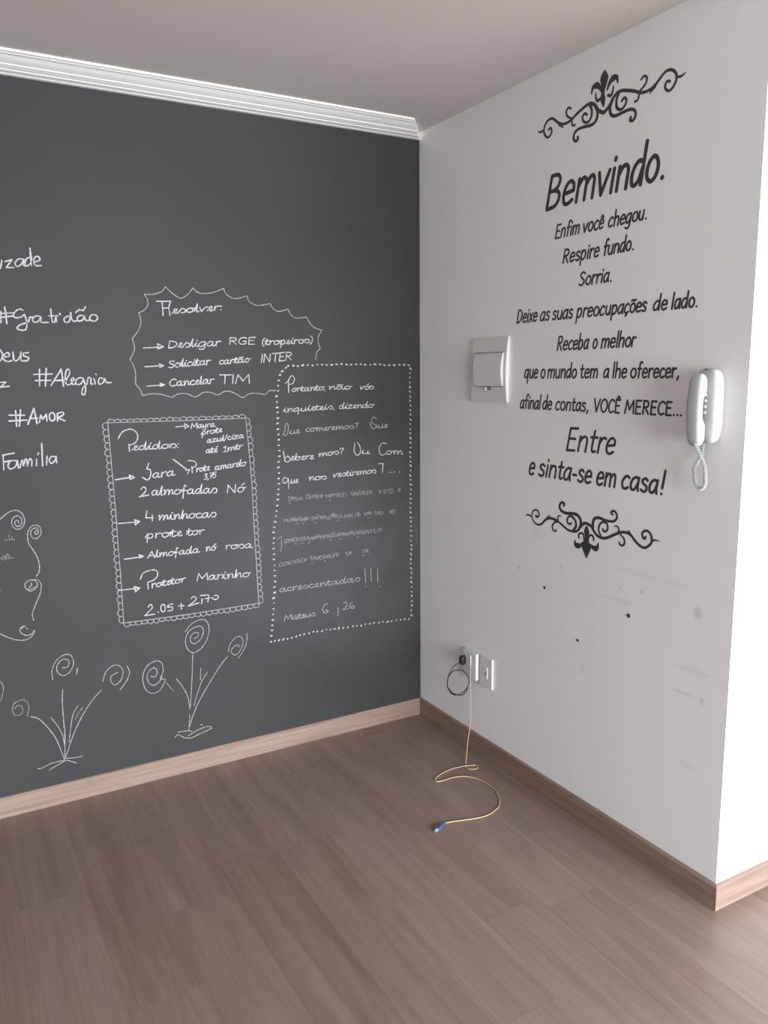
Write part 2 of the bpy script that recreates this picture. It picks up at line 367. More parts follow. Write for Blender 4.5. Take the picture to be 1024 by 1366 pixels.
# ------------------------------------------------------------------ traced marks: strokes in wall millimetres (along the wall, height)
CHALK_W = 0.9
CHALK = [
  ('chalk_word', 'white chalk letters "izade" cut off by the left edge, topmost writing on the dark wall', 'chalk writing', 'chalk words on the chalkboard wall', [
    ('', '', 'chalk', 0.0050, '-1651,1941 -1645,1967/-1635,1964 -1614,1971 -1614,1971 -1633,1944 -1633,1944 -1611,1946/-1578,1974 -1593,1975 -1605,1961 -1600,1950 -1587,1957 -1577,1974 -1577,1974 -1580,1958 -1575,1953/-1554,1980 -1566,1979 -1574,1964 -1570,1953 -1558,1961 -1552,1976 -1552,1976 -1555,2012 -1555,2012 -1555,1955/-1546,1966 -1527,1975 -1530,1986 -1542,1983 -1546,1966 -1540,1956 -1524,1957'),
  ]),
  ('chalk_word', 'white chalk word "#Gratidão" under the topmost word at the left edge', 'chalk writing', 'chalk words on the chalkboard wall', [
    ('', '', 'chalk', 0.0050, '!-1661,1801 -1664,1764/!-1648,1815 -1646,1761/!-1664,1794 -1623,1797/!-1665,1781 -1624,1787/-1592,1807 -1604,1810 -1618,1800 -1624,1787 -1616,1781 -1600,1784 -1589,1793 -1589,1793 -1583,1769 -1588,1744 -1601,1740 -1615,1745 -1608,1756 -1589,1764 -1578,1767/-1578,1767 -1573,1783 -1564,1784/-1538,1786 -1552,1789 -1564,1779 -1561,1768 -1547,1771 -1538,1785 -1538,1785 -1537,1768 -1515,1768/!-1504,1813 -1502,1769/!-1512,1790 -1482,1791/!-1502,1769 -1494,1769 -1489,1786 -1487,1771/!-1476,1799 -1474,1796/-1441,1790 -1452,1790 -1463,1780 -1459,1770 -1446,1774 -1439,1804 -1439,1804 -1438,1784 -1432,1774 -1420,1776/-1395,1792 -1410,1794 -1419,1784 -1414,1775 -1401,1779 -1394,1793 -1394,1793 -1390,1778 -1377,1779/!-1423,1804 -1410,1814 -1397,1811 -1388,1825/-1350,1787 -1352,1782 -1356,1778 -1361,1776 -1367,1776 -1372,1778 -1376,1782 -1377,1787 -1375,1792 -1371,1796 -1366,1798 -1360,1798 -1355,1796 -1351,1792 -1350,1787'),
  ]),
  ('chalk_word', 'white chalk word "Deus" cut off at the left edge below "#Gratidão"', 'chalk writing', 'chalk words on the chalkboard wall', [
    ('', '', 'chalk', 0.0050, '-1674,1674 -1668,1662 -1670,1645 -1677,1637/-1666,1649 -1647,1654 -1650,1664 -1661,1659 -1665,1642 -1654,1635 -1639,1638/-1635,1667 -1633,1640 -1622,1640 -1612,1656 -1610,1666 -1610,1666 -1612,1640/-1586,1665 -1601,1663 -1602,1654 -1587,1648 -1592,1638 -1609,1637'),
  ]),
  ('chalk_word', 'single chalk letter z cut off at the left edge left of "#Alegria"', 'chalk writing', 'chalk words on the chalkboard wall', [
    ('', '', 'chalk', 0.0050, '!-1683,1565 -1665,1566 -1683,1549 -1655,1552'),
  ]),
  ('chalk_word', 'white chalk word "#Alegria" with looped g, left of the cloud shaped note', 'chalk writing', 'chalk words on the chalkboard wall', [
    ('', '', 'chalk', 0.0050, '!-1555,1609 -1559,1552/!-1533,1611 -1540,1551/!-1574,1591 -1515,1592/!-1571,1570 -1521,1570/!-1522,1552 -1484,1609 -1481,1549/!-1508,1569 -1469,1571/-1476,1565 -1458,1592 -1460,1608 -1469,1601 -1474,1570 -1468,1554 -1455,1557/-1454,1562 -1444,1572 -1448,1579 -1454,1569 -1451,1557 -1441,1556/-1412,1574 -1427,1578 -1439,1567 -1435,1555 -1423,1557 -1412,1574 -1412,1574 -1407,1541 -1413,1518 -1421,1523 -1416,1543 -1401,1557/-1401,1557 -1396,1577 -1387,1576 -1388,1557 -1381,1556/!-1377,1575 -1373,1556/!-1369,1591 -1368,1588/-1344,1574 -1355,1577 -1362,1566 -1359,1555 -1347,1559 -1339,1574 -1339,1574 -1335,1561 -1318,1560'),
  ]),
  ('chalk_word', 'white chalk word "#AMOR" in capitals under "#Alegria"', 'chalk writing', 'chalk words on the chalkboard wall', [
    ('', '', 'chalk', 0.0055, '!-1642,1469 -1643,1415/!-1626,1471 -1634,1415/!-1664,1454 -1615,1452/!-1665,1434 -1608,1435/!-1607,1420 -1583,1475 -1577,1422/!-1596,1440 -1574,1441/!-1569,1425 -1563,1451 -1557,1437 -1545,1453 -1544,1429/!-1509,1429 -1508,1454/-1510,1454 -1492,1459 -1488,1450 -1507,1440 -1507,1440 -1485,1428/-1517,1444 -1518,1437 -1521,1432 -1525,1430 -1529,1430 -1533,1433 -1535,1438 -1535,1444 -1534,1451 -1531,1456 -1527,1458 -1523,1458 -1520,1455 -1518,1450 -1517,1444'),
  ]),
  ('chalk_word', 'white chalk word "Família" below "#AMOR"', 'chalk writing', 'chalk words on the chalkboard wall', [
    ('', '', 'chalk', 0.0050, '!-1693,1319 -1695,1267/!-1695,1318 -1658,1323/!-1692,1294 -1674,1297/-1654,1296 -1671,1297 -1681,1280 -1674,1269 -1657,1277 -1650,1297 -1650,1297 -1648,1271/-1644,1271 -1634,1298 -1632,1277 -1624,1300 -1619,1295 -1620,1274 -1611,1299 -1604,1295 -1605,1275/!-1588,1298 -1590,1274/!-1583,1314 -1579,1320/!-1567,1352 -1570,1273/!-1553,1306 -1557,1276/-1526,1303 -1539,1304 -1547,1290 -1541,1280 -1528,1290 -1523,1305 -1523,1305 -1523,1282'),
  ]),
  ('chalk_scroll_frame', 'chalk frame of curling scrolls around faint writing, cut by the left edge', 'chalk drawing', None, [
    ('scroll', '', 'soft', 0.0036, '-1721,1096 -1694,1117 -1668,1123 -1650,1111 -1643,1087 -1650,1064 -1667,1055 -1682,1066 -1685,1084 -1676,1100 -1661,1102 -1652,1088 -1656,1070 -1669,1066 -1675,1076 -1672,1087 -1664,1086 -1663,1077'),
    ('scroll', '', 'soft', 0.0036, '-1608,1044 -1614,1039 -1609,1031 -1602,1039 -1604,1052 -1613,1054 -1623,1048 -1627,1035 -1621,1019 -1606,1017 -1593,1034 -1595,1056 -1609,1064 -1624,1060 -1635,1043 -1638,1027 -1636,1001 -1623,975 -1611,945 -1607,916 -1611,892 -1621,879'),
    ('scroll', '', 'soft', 0.0036, '-1639,858 -1638,849 -1646,843/-1650,835 -1626,840 -1619,852 -1627,865 -1643,868 -1657,859 -1659,843 -1646,829 -1630,832 -1619,844/-1637,867 -1617,866 -1607,848 -1610,821 -1622,794 -1635,766 -1644,741 -1641,718'),
    ('scroll', '', 'soft', 0.0036, '-1664,690 -1669,697/-1754,688 -1730,671 -1696,654 -1665,653 -1647,667 -1641,685 -1656,700 -1677,703 -1689,691 -1681,674 -1661,667 -1646,676 -1643,690 -1664,703 -1685,696'),
    ('text_line', '', 'faint', 0.0032, '!-1694,1050 -1692,1048/!-1697,1041 -1697,1026/!-1713,1021 -1681,1021/!-1688,1031 -1688,1022/-1732,957 -1726,959 -1719,965 -1715,960 -1720,951 -1727,954/-1712,953 -1709,971 -1702,963 -1705,952/-1698,956 -1690,956/!-1741,846 -1739,844'),
  ]),
  ('chalk_flower', 'small arc of a chalk flower bloom cut by the left edge above the left plant', 'chalk drawing', 'chalk flowers along the baseboard', [
    ('bloom', '', 'faint', 0.0034, '-1768,515 -1760,498 -1761,474 -1772,439'),
  ]),
  ('chalk_flower', 'left chalk plant with three spiral blooms, lower left of the dark wall', 'chalk drawing', 'chalk flowers along the baseboard', [
    ('bloom', '', 'soft', 0.0034, '-1594,485 -1594,520 -1575,557 -1542,573 -1522,560 -1519,529 -1536,501 -1559,494 -1576,512 -1576,534 -1559,554 -1540,553 -1533,539 -1542,523 -1557,524/!-1506,512 -1511,490'),
    ('bloom', '', 'soft', 0.0032, '-1420,442 -1408,476 -1382,497 -1358,495 -1344,471 -1352,438 -1373,420 -1388,432 -1389,456 -1365,468/-1327,487 -1320,459 -1332,429 -1359,397'),
    ('bloom', '', 'faint', 0.0034, '-1738,400 -1728,422 -1703,430 -1686,418 -1682,391 -1690,364/-1736,396 -1732,380 -1716,374 -1703,385 -1705,405 -1718,411 -1729,402'),
    ('stem', '', 'soft', 0.0038, '-1563,440 -1568,387 -1568,314 -1568,262 -1574,174'),
    ('stem', '', 'soft', 0.0034, '-1426,411 -1462,377 -1504,320 -1539,255 -1562,197 -1576,166'),
    ('stem', '', 'soft', 0.0038, '-1679,360 -1654,347 -1629,313 -1601,259 -1585,203 -1576,166'),
    ('leaf', '', 'soft', 0.0030, '-1611,342 -1589,301 -1576,264 -1572,221'),
    ('leaf', '', 'soft', 0.0030, '-1515,367 -1535,333 -1546,283 -1555,232'),
    ('leaf', '', 'faint', 0.0030, '-1497,356 -1512,341 -1528,315'),
    ('ground_line', '', 'soft', 0.0030, '-1671,154 -1655,153 -1622,163 -1576,163 -1549,151 -1535,142/-1575,171 -1543,165 -1510,164/-1631,139 -1605,150 -1576,160'),
  ]),
  ('chalk_flower', 'right chalk plant with three spiral blooms, under the scalloped note', 'chalk drawing', 'chalk flowers along the baseboard', [
    ('bloom', '', 'soft', 0.0034, '-1097,584 -1073,610 -1035,624 -1009,613 -1000,578 -1012,536 -1036,505 -1068,493 -1091,511 -1098,546 -1084,582 -1053,597 -1031,595 -1024,574 -1035,546 -1059,529 -1077,539 -1076,561 -1062,573 -1046,571 -1047,556 -1063,550'),
    ('bloom', '', 'soft', 0.0034, '-1184,404 -1204,411 -1192,438 -1195,472 -1215,486 -1244,478 -1265,453 -1272,417 -1262,377 -1238,357 -1209,364 -1189,393 -1186,406/-1197,420 -1207,401 -1231,389 -1250,404 -1254,434 -1237,458 -1221,456 -1215,438 -1225,423 -1241,428'),
    ('bloom', '', 'soft', 0.0032, '-925,471 -915,503 -889,526 -868,523 -861,499 -874,467 -895,451 -911,463 -910,478 -896,490 -882,491 -879,482/-844,535 -844,507 -857,469 -883,436'),
    ('stem', '', 'soft', 0.0030, '-1071,492 -1075,443 -1083,351 -1094,258 -1103,174'),
    ('stem', '', 'soft', 0.0036, '-931,449 -963,416 -1010,352 -1057,283 -1084,228 -1100,186'),
    ('stem', '', 'faint', 0.0030, '-1191,406 -1175,378 -1155,349'),
    ('leaf', '', 'soft', 0.0030, '-1142,398 -1118,358 -1101,315 -1095,269 -1096,225'),
    ('leaf', '', 'soft', 0.0030, '!-1042,423 -1046,374'),
    ('leaf', '', 'soft', 0.0030, '-1016,401 -1042,364 -1061,318 -1077,271'),
    ('ground_line', '', 'soft', 0.0034, '-1160,155 -1147,163 -1123,145 -1097,137 -1064,145 -1008,158/-1146,174 -1111,171 -1090,164/-1107,148 -1068,164 -1030,170 -1010,164/!-1053,185 -1048,181'),
  ]),
  ('chalk_note', 'cloud shaped chalk note with a spiky outline and three arrowed tasks', 'chalk writing', 'chalk notes on the chalkboard wall', [
    ('border', '', 'soft', 0.0036, '-1181,1875 -1149,1877 -1119,1887 -1103,1905 -1103,1905 -1081,1885 -1059,1870 -1044,1867 -1020,1882 -1000,1906 -1000,1906 -984,1891 -957,1887 -921,1893 -881,1909/-1205,1809 -1184,1820 -1171,1838 -1171,1856 -1181,1875/-1234,1716 -1210,1747 -1199,1779 -1205,1809/-1246,1643 -1231,1670 -1228,1694 -1234,1716/-1208,1511 -1218,1537 -1231,1554 -1229,1587 -1234,1617 -1246,1643/-1208,1511 -1177,1517 -1143,1515 -1107,1504 -1098,1504 -1074,1515 -1042,1515 -1011,1502 -979,1518 -950,1518 -922,1508 -897,1520 -872,1521/-881,1909 -876,1893 -859,1879 -832,1873 -788,1885 -788,1885 -781,1864 -754,1851 -728,1852 -694,1859 -694,1859 -684,1842 -660,1830 -619,1840 -619,1840 -608,1820 -586,1807 -539,1811 -539,1811 -524,1786 -502,1769 -472,1761 -472,1761 -489,1734 -489,1709 -481,1688 -481,1688 -497,1672 -503,1644/-868,1519 -843,1507 -821,1496 -793,1510 -758,1511 -728,1506 -710,1520 -684,1520'),
    ('heading', '', 'chalk', 0.0046, '!-1138,1852 -1087,1854 -1095,1830 -1116,1828/!-1095,1830 -1091,1801/!-1118,1850 -1117,1802/-1083,1812 -1069,1819 -1064,1826 -1069,1827 -1075,1823 -1076,1814 -1070,1811 -1060,1814/-1060,1814 -1047,1829 -1047,1829 -1036,1828 -1032,1822 -1038,1815 -1048,1814/-1013,1833 -1025,1827 -1028,1820 -1019,1816 -1007,1820 -1004,1828 -1011,1832 -1011,1832 -1005,1831 -995,1832/-999,1820 -986,1848 -986,1848 -990,1822 -986,1819 -981,1822/-978,1836 -972,1821 -972,1821 -955,1837 -947,1837/-949,1825 -934,1832 -929,1839 -934,1840 -941,1836 -941,1827 -935,1824 -925,1828/!-919,1842 -920,1826/-919,1834 -912,1841 -905,1843 -898,1842/!-896,1829 -894,1829/!-894,1842 -893,1843'),
    ('arrow', '', 'chalk', 0.0042, '!-1197,1684 -1124,1688/!-1143,1699 -1121,1689 -1142,1680 -1143,1697'),
    ('arrow', '', 'chalk', 0.0046, '!-1194,1616 -1128,1620/!-1141,1626 -1126,1620 -1140,1613'),
    ('arrow', '', 'chalk', 0.0046, '!-1191,1545 -1128,1549/!-1141,1555 -1126,1549 -1141,1544'),
    ('text_line', '', 'chalk', 0.0042, '!-1098,1710 -1103,1684/-1098,1709 -1098,1709 -1083,1709 -1072,1703 -1074,1695 -1085,1687 -1103,1684 -1103,1684/-1069,1689 -1056,1695 -1052,1701 -1056,1704 -1061,1699 -1062,1690 -1057,1687 -1048,1690/-1048,1690 -1037,1704 -1037,1704 -1026,1703 -1023,1696 -1028,1689 -1037,1688/-1022,1691 -1010,1719 -1010,1719 -1014,1693 -1011,1690 -1006,1692/-1007,1692 -997,1705 -997,1705 -999,1694 -995,1691 -989,1693/!-994,1712 -992,1714/-962,1707 -971,1709 -982,1705 -988,1698 -986,1692 -979,1691 -970,1695 -963,1703/-961,1709 -961,1709 -964,1692 -969,1683 -979,1681 -989,1682/-932,1708 -942,1710 -952,1704 -955,1697 -948,1693 -939,1697 -932,1708 -932,1708 -935,1697 -931,1694 -924,1697/!-919,1711 -920,1694/-919,1703 -913,1709 -906,1712 -901,1710/!-863,1725 -866,1700/-863,1725 -863,1725 -846,1725 -839,1721 -843,1715 -865,1712 -865,1712/!-856,1713 -839,1701/-796,1724 -805,1727 -819,1724 -828,1716 -827,1706 -816,1701 -800,1705 -799,1713 -799,1713 -812,1712/!-760,1728 -786,1727 -789,1701 -764,1702/!-788,1715 -766,1716/-720,1726 -729,1718 -732,1708 -730,1698 -726,1694/-722,1701 -711,1722 -711,1722 -715,1703 -711,1700 -704,1702/!-721,1714 -703,1716/!-699,1716 -700,1700/-699,1708 -694,1714 -688,1716 -684,1714/-670,1717 -680,1713 -682,1705 -675,1701 -666,1705 -662,1712 -668,1717 -668,1717 -664,1715 -656,1716/-659,1704 -651,1718 -651,1718 -655,1689 -655,1689 -652,1710 -644,1718 -637,1716 -638,1708 -646,1703 -652,1704/-631,1706 -620,1712 -617,1718 -621,1720 -625,1716 -626,1707 -622,1704 -613,1707/-613,1707 -605,1719 -605,1719 -607,1708 -603,1705 -598,1707/!-602,1726 -600,1728/!-594,1721 -595,1705/-593,1714 -589,1719 -582,1721 -577,1720/-564,1722 -574,1718 -576,1711 -569,1707 -559,1710 -556,1718 -562,1723 -562,1723 -558,1720 -549,1722/-552,1710 -542,1724 -542,1724 -533,1723 -529,1716 -534,1710 -543,1709/-523,1737 -516,1729 -516,1719 -521,1709 -527,1703'),
    ('text_line', '', 'chalk', 0.0042, '-1085,1635 -1091,1637 -1100,1635 -1102,1629 -1095,1626 -1087,1622 -1089,1616 -1098,1612 -1107,1614/-1071,1630 -1079,1626 -1081,1618 -1075,1614 -1067,1618 -1064,1625 -1069,1630 -1069,1630 -1065,1628 -1057,1630/-1061,1618 -1051,1644 -1051,1644 -1055,1619 -1053,1616 -1049,1618/-1050,1619 -1042,1632 -1042,1632 -1044,1620 -1041,1617 -1036,1620/!-1039,1638 -1037,1640/-1019,1632 -1024,1634 -1032,1629 -1035,1623 -1029,1618 -1018,1621/-1018,1621 -1010,1634 -1010,1634 -1013,1623 -1009,1620 -1005,1622/!-1008,1641 -1006,1643/-1006,1622 -996,1644 -996,1644 -999,1623 -996,1621 -990,1623/!-1005,1636 -989,1638/-970,1637 -977,1638 -985,1633 -987,1626 -982,1622 -975,1626 -969,1637 -969,1637 -971,1626 -968,1623 -964,1626/!-960,1640 -961,1623/-959,1632 -955,1638 -949,1640 -945,1639/-895,1638 -901,1640 -908,1635 -910,1629 -905,1625 -893,1628/-875,1640 -881,1641 -890,1636 -891,1630 -887,1626 -880,1630 -875,1640 -875,1640 -877,1630 -874,1627 -868,1630/!-865,1642 -866,1627/-864,1635 -860,1641 -855,1643 -850,1642/-852,1631 -842,1651 -842,1651 -845,1632 -843,1630 -836,1632/!-852,1643 -835,1645/-816,1644 -823,1645 -831,1641 -834,1634 -829,1631 -822,1634 -816,1644 -816,1644 -818,1634 -815,1631 -810,1634/-830,1649 -824,1652 -819,1650 -813,1652/-797,1647 -805,1643 -807,1636 -801,1632 -793,1636 -790,1643 -795,1647 -795,1647 -791,1645 -783,1646/!-734,1663 -739,1631/!-729,1632 -724,1664 -704,1634 -700,1665/!-692,1666 -663,1668/!-677,1667 -682,1635/!-638,1671 -658,1669 -663,1637 -641,1639/!-660,1654 -643,1655/!-630,1671 -635,1639/-630,1671 -630,1671 -616,1671 -610,1667 -614,1659 -633,1655 -633,1655/!-625,1655 -611,1641'),
    ('text_line', '', 'chalk', 0.0044, '-1081,1567 -1088,1570 -1098,1567 -1105,1558 -1104,1549 -1097,1544 -1084,1548/-1062,1560 -1069,1562 -1077,1557 -1079,1550 -1075,1546 -1067,1549 -1061,1561 -1061,1561 -1064,1549 -1061,1546 -1055,1549/-1052,1560 -1049,1563 -1051,1546 -1051,1546 -1043,1561 -1037,1563 -1034,1559 -1036,1550 -1030,1550/-1012,1562 -1017,1565 -1025,1560 -1028,1553 -1022,1548 -1010,1551/-1011,1551 -1000,1558 -996,1564 -1000,1566 -1004,1562 -1005,1552 -1001,1550 -993,1552/-993,1552 -983,1580 -983,1580 -987,1553 -984,1550 -980,1552/-960,1566 -967,1568 -976,1562 -978,1555 -973,1551 -966,1555 -959,1566 -959,1566 -961,1554 -958,1551 -953,1554/!-949,1568 -950,1551/-949,1561 -944,1567 -938,1569 -934,1567/!-911,1584 -865,1584/!-889,1584 -893,1550/!-857,1584 -861,1551/!-849,1551 -837,1585 -819,1560 -793,1585 -792,1551'),
  ]),
  ('chalk_note', 'rectangular chalk order list framed by a scalloped chain border', 'chalk writing', 'chalk notes on the chalkboard wall', [
    ('border', '', 'soft', 0.0034, '!-1339,1416 -1045,1414 -813,1415/!-813,1415 -806,1319 -797,1151 -795,992 -786,654/!-1339,1416 -1332,1095 -1331,961 -1329,840 -1329,658/!-1329,658 -1084,653 -786,654/-1340,1416 -1337,1425 -1327,1428 -1318,1425 -1315,1416/-1317,1416 -1314,1424 -1304,1427 -1295,1424 -1292,1416/-1294,1416 -1291,1424 -1281,1427 -1271,1424 -1269,1416/-1270,1416 -1267,1423 -1257,1426 -1247,1423 -1245,1416/-1247,1416 -1244,1424 -1234,1427 -1224,1424 -1221,1415/-1223,1415 -1220,1423 -1210,1426 -1200,1423 -1197,1415/-1199,1415 -1196,1424 -1185,1427 -1175,1424 -1173,1415/-1175,1415 -1172,1423 -1161,1426 -1151,1423 -1148,1415/-1150,1415 -1147,1424 -1137,1428 -1126,1424 -1124,1415/-1126,1415 -1122,1424 -1112,1428 -1102,1424 -1099,1415/-1101,1415 -1098,1423 -1087,1426 -1077,1422 -1074,1414/-1076,1414 -1073,1424 -1062,1428 -1051,1424 -1049,1414/-1051,1414 -1048,1423 -1037,1427 -1026,1423 -1023,1414/-1025,1414 -1022,1423 -1011,1426 -1001,1423 -998,1414/-1000,1414 -997,1424 -986,1428 -975,1424 -972,1414/-974,1414 -971,1422 -960,1425 -949,1422 -946,1414/-948,1414 -945,1423 -934,1427 -923,1423 -920,1414/-922,1414 -918,1424 -907,1427 -896,1424 -893,1415/-895,1415 -892,1423 -881,1426 -870,1423 -866,1415/-869,1415 -865,1424 -854,1427 -843,1424 -840,1415/-842,1415 -838,1425 -827,1429 -816,1425 -812,1415/-814,1416 -802,1414 -796,1403 -800,1393 -811,1389/-812,1391 -798,1389 -792,1378 -796,1367 -809,1363/-809,1365 -798,1363 -793,1353 -796,1342 -807,1338/-807,1340 -793,1338 -787,1328 -792,1317 -805,1313/-806,1315 -791,1312 -785,1302 -790,1291 -804,1287/-804,1289 -793,1287 -788,1276 -791,1265 -803,1262/-803,1264 -789,1261 -783,1250 -788,1239 -801,1236/-801,1238 -789,1235 -784,1225 -788,1214 -800,1210/-800,1212 -789,1210 -784,1199 -788,1188 -798,1185/-798,1187 -787,1184 -782,1173 -786,1162 -797,1159/-797,1161 -784,1157 -778,1146 -783,1136 -796,1133/-796,1135 -784,1131 -779,1120 -784,1109 -796,1107/-796,1109 -783,1105 -778,1094 -783,1083 -796,1081/-796,1083 -784,1079 -780,1068 -784,1057 -796,1054/-796,1057 -784,1053 -779,1042 -784,1031 -795,1028/-795,1030 -783,1027 -778,1015 -783,1004 -795,1002/-795,1004 -782,1000 -777,989 -782,978 -795,975/-795,978 -781,974 -775,963 -780,952 -794,949/-794,951 -781,947 -776,936 -781,925 -793,922/-793,925 -781,921 -776,909 -780,898 -792,896/-792,898 -778,894 -772,882 -777,872 -792,869/-792,871 -778,867 -772,856 -777,845 -791,842/-791,844 -777,840 -771,829 -776,818 -790,815/-790,818 -776,813 -770,802 -775,791 -789,788/-789,791 -776,787 -771,775 -776,764 -789,761/-789,764 -776,760 -771,748 -776,737 -788,734/-788,737 -776,732 -771,721 -776,709 -787,707/-787,709 -774,705 -768,693 -773,682 -786,680/-786,682 -772,678 -767,666 -772,655 -785,653/-1339,1417 -1353,1414 -1359,1403 -1353,1393 -1339,1391/-1339,1393 -1353,1389 -1358,1379 -1352,1369 -1338,1367/-1338,1369 -1351,1365 -1356,1355 -1350,1345 -1338,1343/-1338,1344 -1350,1341 -1355,1331 -1350,1321 -1337,1318/-1337,1320 -1351,1317 -1357,1306 -1351,1296 -1337,1294/-1337,1296 -1348,1292 -1352,1282 -1347,1272 -1336,1269/-1336,1271 -1348,1268 -1353,1257 -1348,1247 -1335,1244/-1335,1246 -1348,1243 -1353,1233 -1348,1222 -1335,1220/-1335,1222 -1348,1218 -1353,1208 -1347,1198 -1334,1195/-1334,1197 -1347,1194 -1352,1183 -1347,1173 -1334,1170/-1334,1172 -1345,1169 -1350,1158 -1345,1148 -1333,1145/-1333,1147 -1346,1144 -1351,1133 -1345,1123 -1332,1120/-1333,1122 -1344,1119 -1349,1108 -1344,1098 -1332,1095/-1332,1097 -1344,1094 -1349,1084 -1344,1073 -1332,1070/-1332,1072 -1343,1069 -1348,1058 -1343,1048 -1331,1045/-1331,1047 -1344,1044 -1349,1033 -1344,1023 -1331,1019/-1331,1021 -1345,1019 -1350,1008 -1345,997 -1331,994/-1331,996 -1344,993 -1349,983 -1344,972 -1331,968/-1331,970 -1343,968 -1347,957 -1342,946 -1330,943/-1331,945 -1343,942 -1348,932 -1343,921 -1330,917/-1330,919 -1344,917 -1349,906 -1343,895 -1330,892/-1330,894 -1342,891 -1347,880 -1342,869 -1329,866/-1329,868 -1341,865 -1346,855 -1341,844 -1329,840/-1329,842 -1342,840 -1347,829 -1342,818 -1329,814/-1329,816 -1343,814 -1348,803 -1343,792 -1329,788/-1329,790 -1340,788 -1345,777 -1340,766 -1329,762/-1329,764 -1343,762 -1348,752 -1343,740 -1329,736/-1329,738 -1341,736 -1345,725 -1341,714 -1329,710/-1329,712 -1344,710 -1349,699 -1344,688 -1329,684/-1329,686 -1341,684 -1346,673 -1341,661 -1329,657/-1330,658 -1326,646 -1317,641 -1308,645 -1306,658/-1308,658 -1305,648 -1295,644 -1286,647 -1284,657/-1286,657 -1283,646 -1273,641 -1264,645 -1262,657/-1264,657 -1261,646 -1251,642 -1242,646 -1240,656/-1242,656 -1238,644 -1228,639 -1219,644 -1217,656/-1219,656 -1216,644 -1206,638 -1197,643 -1195,655/-1197,656 -1193,645 -1183,641 -1174,645 -1172,655/-1174,655 -1170,645 -1160,641 -1151,644 -1149,655/-1151,655 -1147,642 -1137,637 -1128,642 -1126,654/-1128,654 -1124,643 -1114,638 -1104,642 -1103,654/-1104,654 -1101,642 -1090,638 -1081,642 -1079,653/-1081,653 -1077,642 -1067,638 -1057,642 -1055,653/-1057,653 -1053,642 -1043,637 -1033,642 -1032,653/-1034,653 -1030,641 -1019,636 -1009,641 -1008,653/-1010,653 -1006,642 -995,637 -985,642 -984,653/-986,653 -982,643 -971,638 -961,643 -959,653/-961,653 -957,641 -946,637 -937,641 -935,653/-937,653 -933,640 -922,634 -912,640 -910,653/-912,653 -908,640 -897,635 -887,640 -886,653/-888,653 -883,641 -872,636 -862,641 -861,654/-863,654 -858,640 -847,635 -837,640 -835,654/-837,654 -833,641 -822,637 -812,641 -810,654/-812,654 -808,642 -796,637 -786,642 -784,654'),
    ('heading', '', 'chalk', 0.0042, '-1306,1357 -1290,1380 -1261,1390 -1240,1378 -1235,1358 -1245,1339 -1266,1331/!-1269,1334 -1268,1308/-1257,1314 -1244,1320 -1239,1325 -1244,1328 -1249,1323 -1251,1315 -1246,1311 -1236,1314/-1211,1325 -1219,1327 -1230,1323 -1233,1316 -1226,1312 -1217,1315 -1206,1340 -1206,1340 -1211,1314 -1208,1312 -1202,1314/-1203,1314 -1193,1327 -1193,1327 -1195,1315 -1190,1312 -1185,1314/!-1190,1333 -1188,1335/-1160,1326 -1169,1328 -1180,1323 -1182,1316 -1176,1312 -1167,1315 -1155,1340 -1155,1340 -1160,1315 -1157,1312 -1151,1315/-1134,1328 -1145,1324 -1148,1317 -1139,1312 -1128,1315 -1124,1323 -1131,1328 -1131,1328 -1126,1325 -1116,1326/-1120,1314 -1108,1328 -1108,1328 -1097,1326 -1094,1320 -1099,1313 -1109,1313/!-1088,1313 -1087,1313/!-1086,1326 -1085,1327'),
    ('arrow', '', 'chalk', 0.0038, '!-1092,1391 -1055,1394/!-1057,1402 -1042,1392 -1057,1384 -1056,1402'),
    ('arrow', '', 'chalk', 0.0044, '!-1108,1269 -1061,1229/!-1062,1224 -1047,1226 -1056,1210'),
    ('arrow', '', 'chalk', 0.0044, '!-1326,1206 -1272,1211/!-1275,1220 -1256,1210 -1272,1204 -1274,1219'),
    ('arrow', '', 'chalk', 0.0042, '!-1326,1042 -1250,1041/!-1266,1051 -1247,1042 -1264,1031 -1263,1049'),
    ('arrow', '', 'chalk', 0.0042, '!-1312,904 -1243,906/!-1256,915 -1241,907 -1255,902 -1255,914'),
    ('arrow', '', 'chalk', 0.0042, '!-1342,787 -1265,786/!-1283,795 -1262,786 -1278,773 -1281,792'),
    ('text_line', '', 'chalk', 0.0038, '!-1034,1382 -1028,1403 -1021,1388 -1009,1404 -1010,1383/-993,1395 -998,1397 -1004,1393 -1006,1387 -1002,1384 -998,1387 -992,1396 -992,1396 -994,1386 -992,1384 -988,1386/-985,1397 -985,1388 -980,1386 -973,1398 -973,1398 -977,1379 -983,1374 -987,1378/!-968,1398 -969,1385/-968,1392 -964,1397 -960,1398 -957,1397/-943,1397 -949,1399 -954,1394 -956,1389 -953,1386 -948,1389 -943,1397 -943,1397 -945,1388 -942,1386 -938,1388'),
    ('text_line', '', 'chalk', 0.0038, '-995,1358 -989,1369 -989,1369 -992,1346 -992,1346 -989,1363 -984,1369 -978,1368 -979,1361 -985,1357 -990,1358/!-970,1371 -971,1359/-971,1365 -967,1370 -962,1372 -959,1371/-949,1374 -956,1370 -958,1364 -952,1360 -944,1364 -943,1370 -947,1373 -947,1373 -943,1372 -937,1373/-940,1364 -931,1381 -931,1381 -934,1365 -931,1363 -926,1365/!-939,1374 -925,1377/-925,1366 -917,1371 -913,1376 -917,1377 -920,1374 -921,1367 -918,1365 -911,1367'),
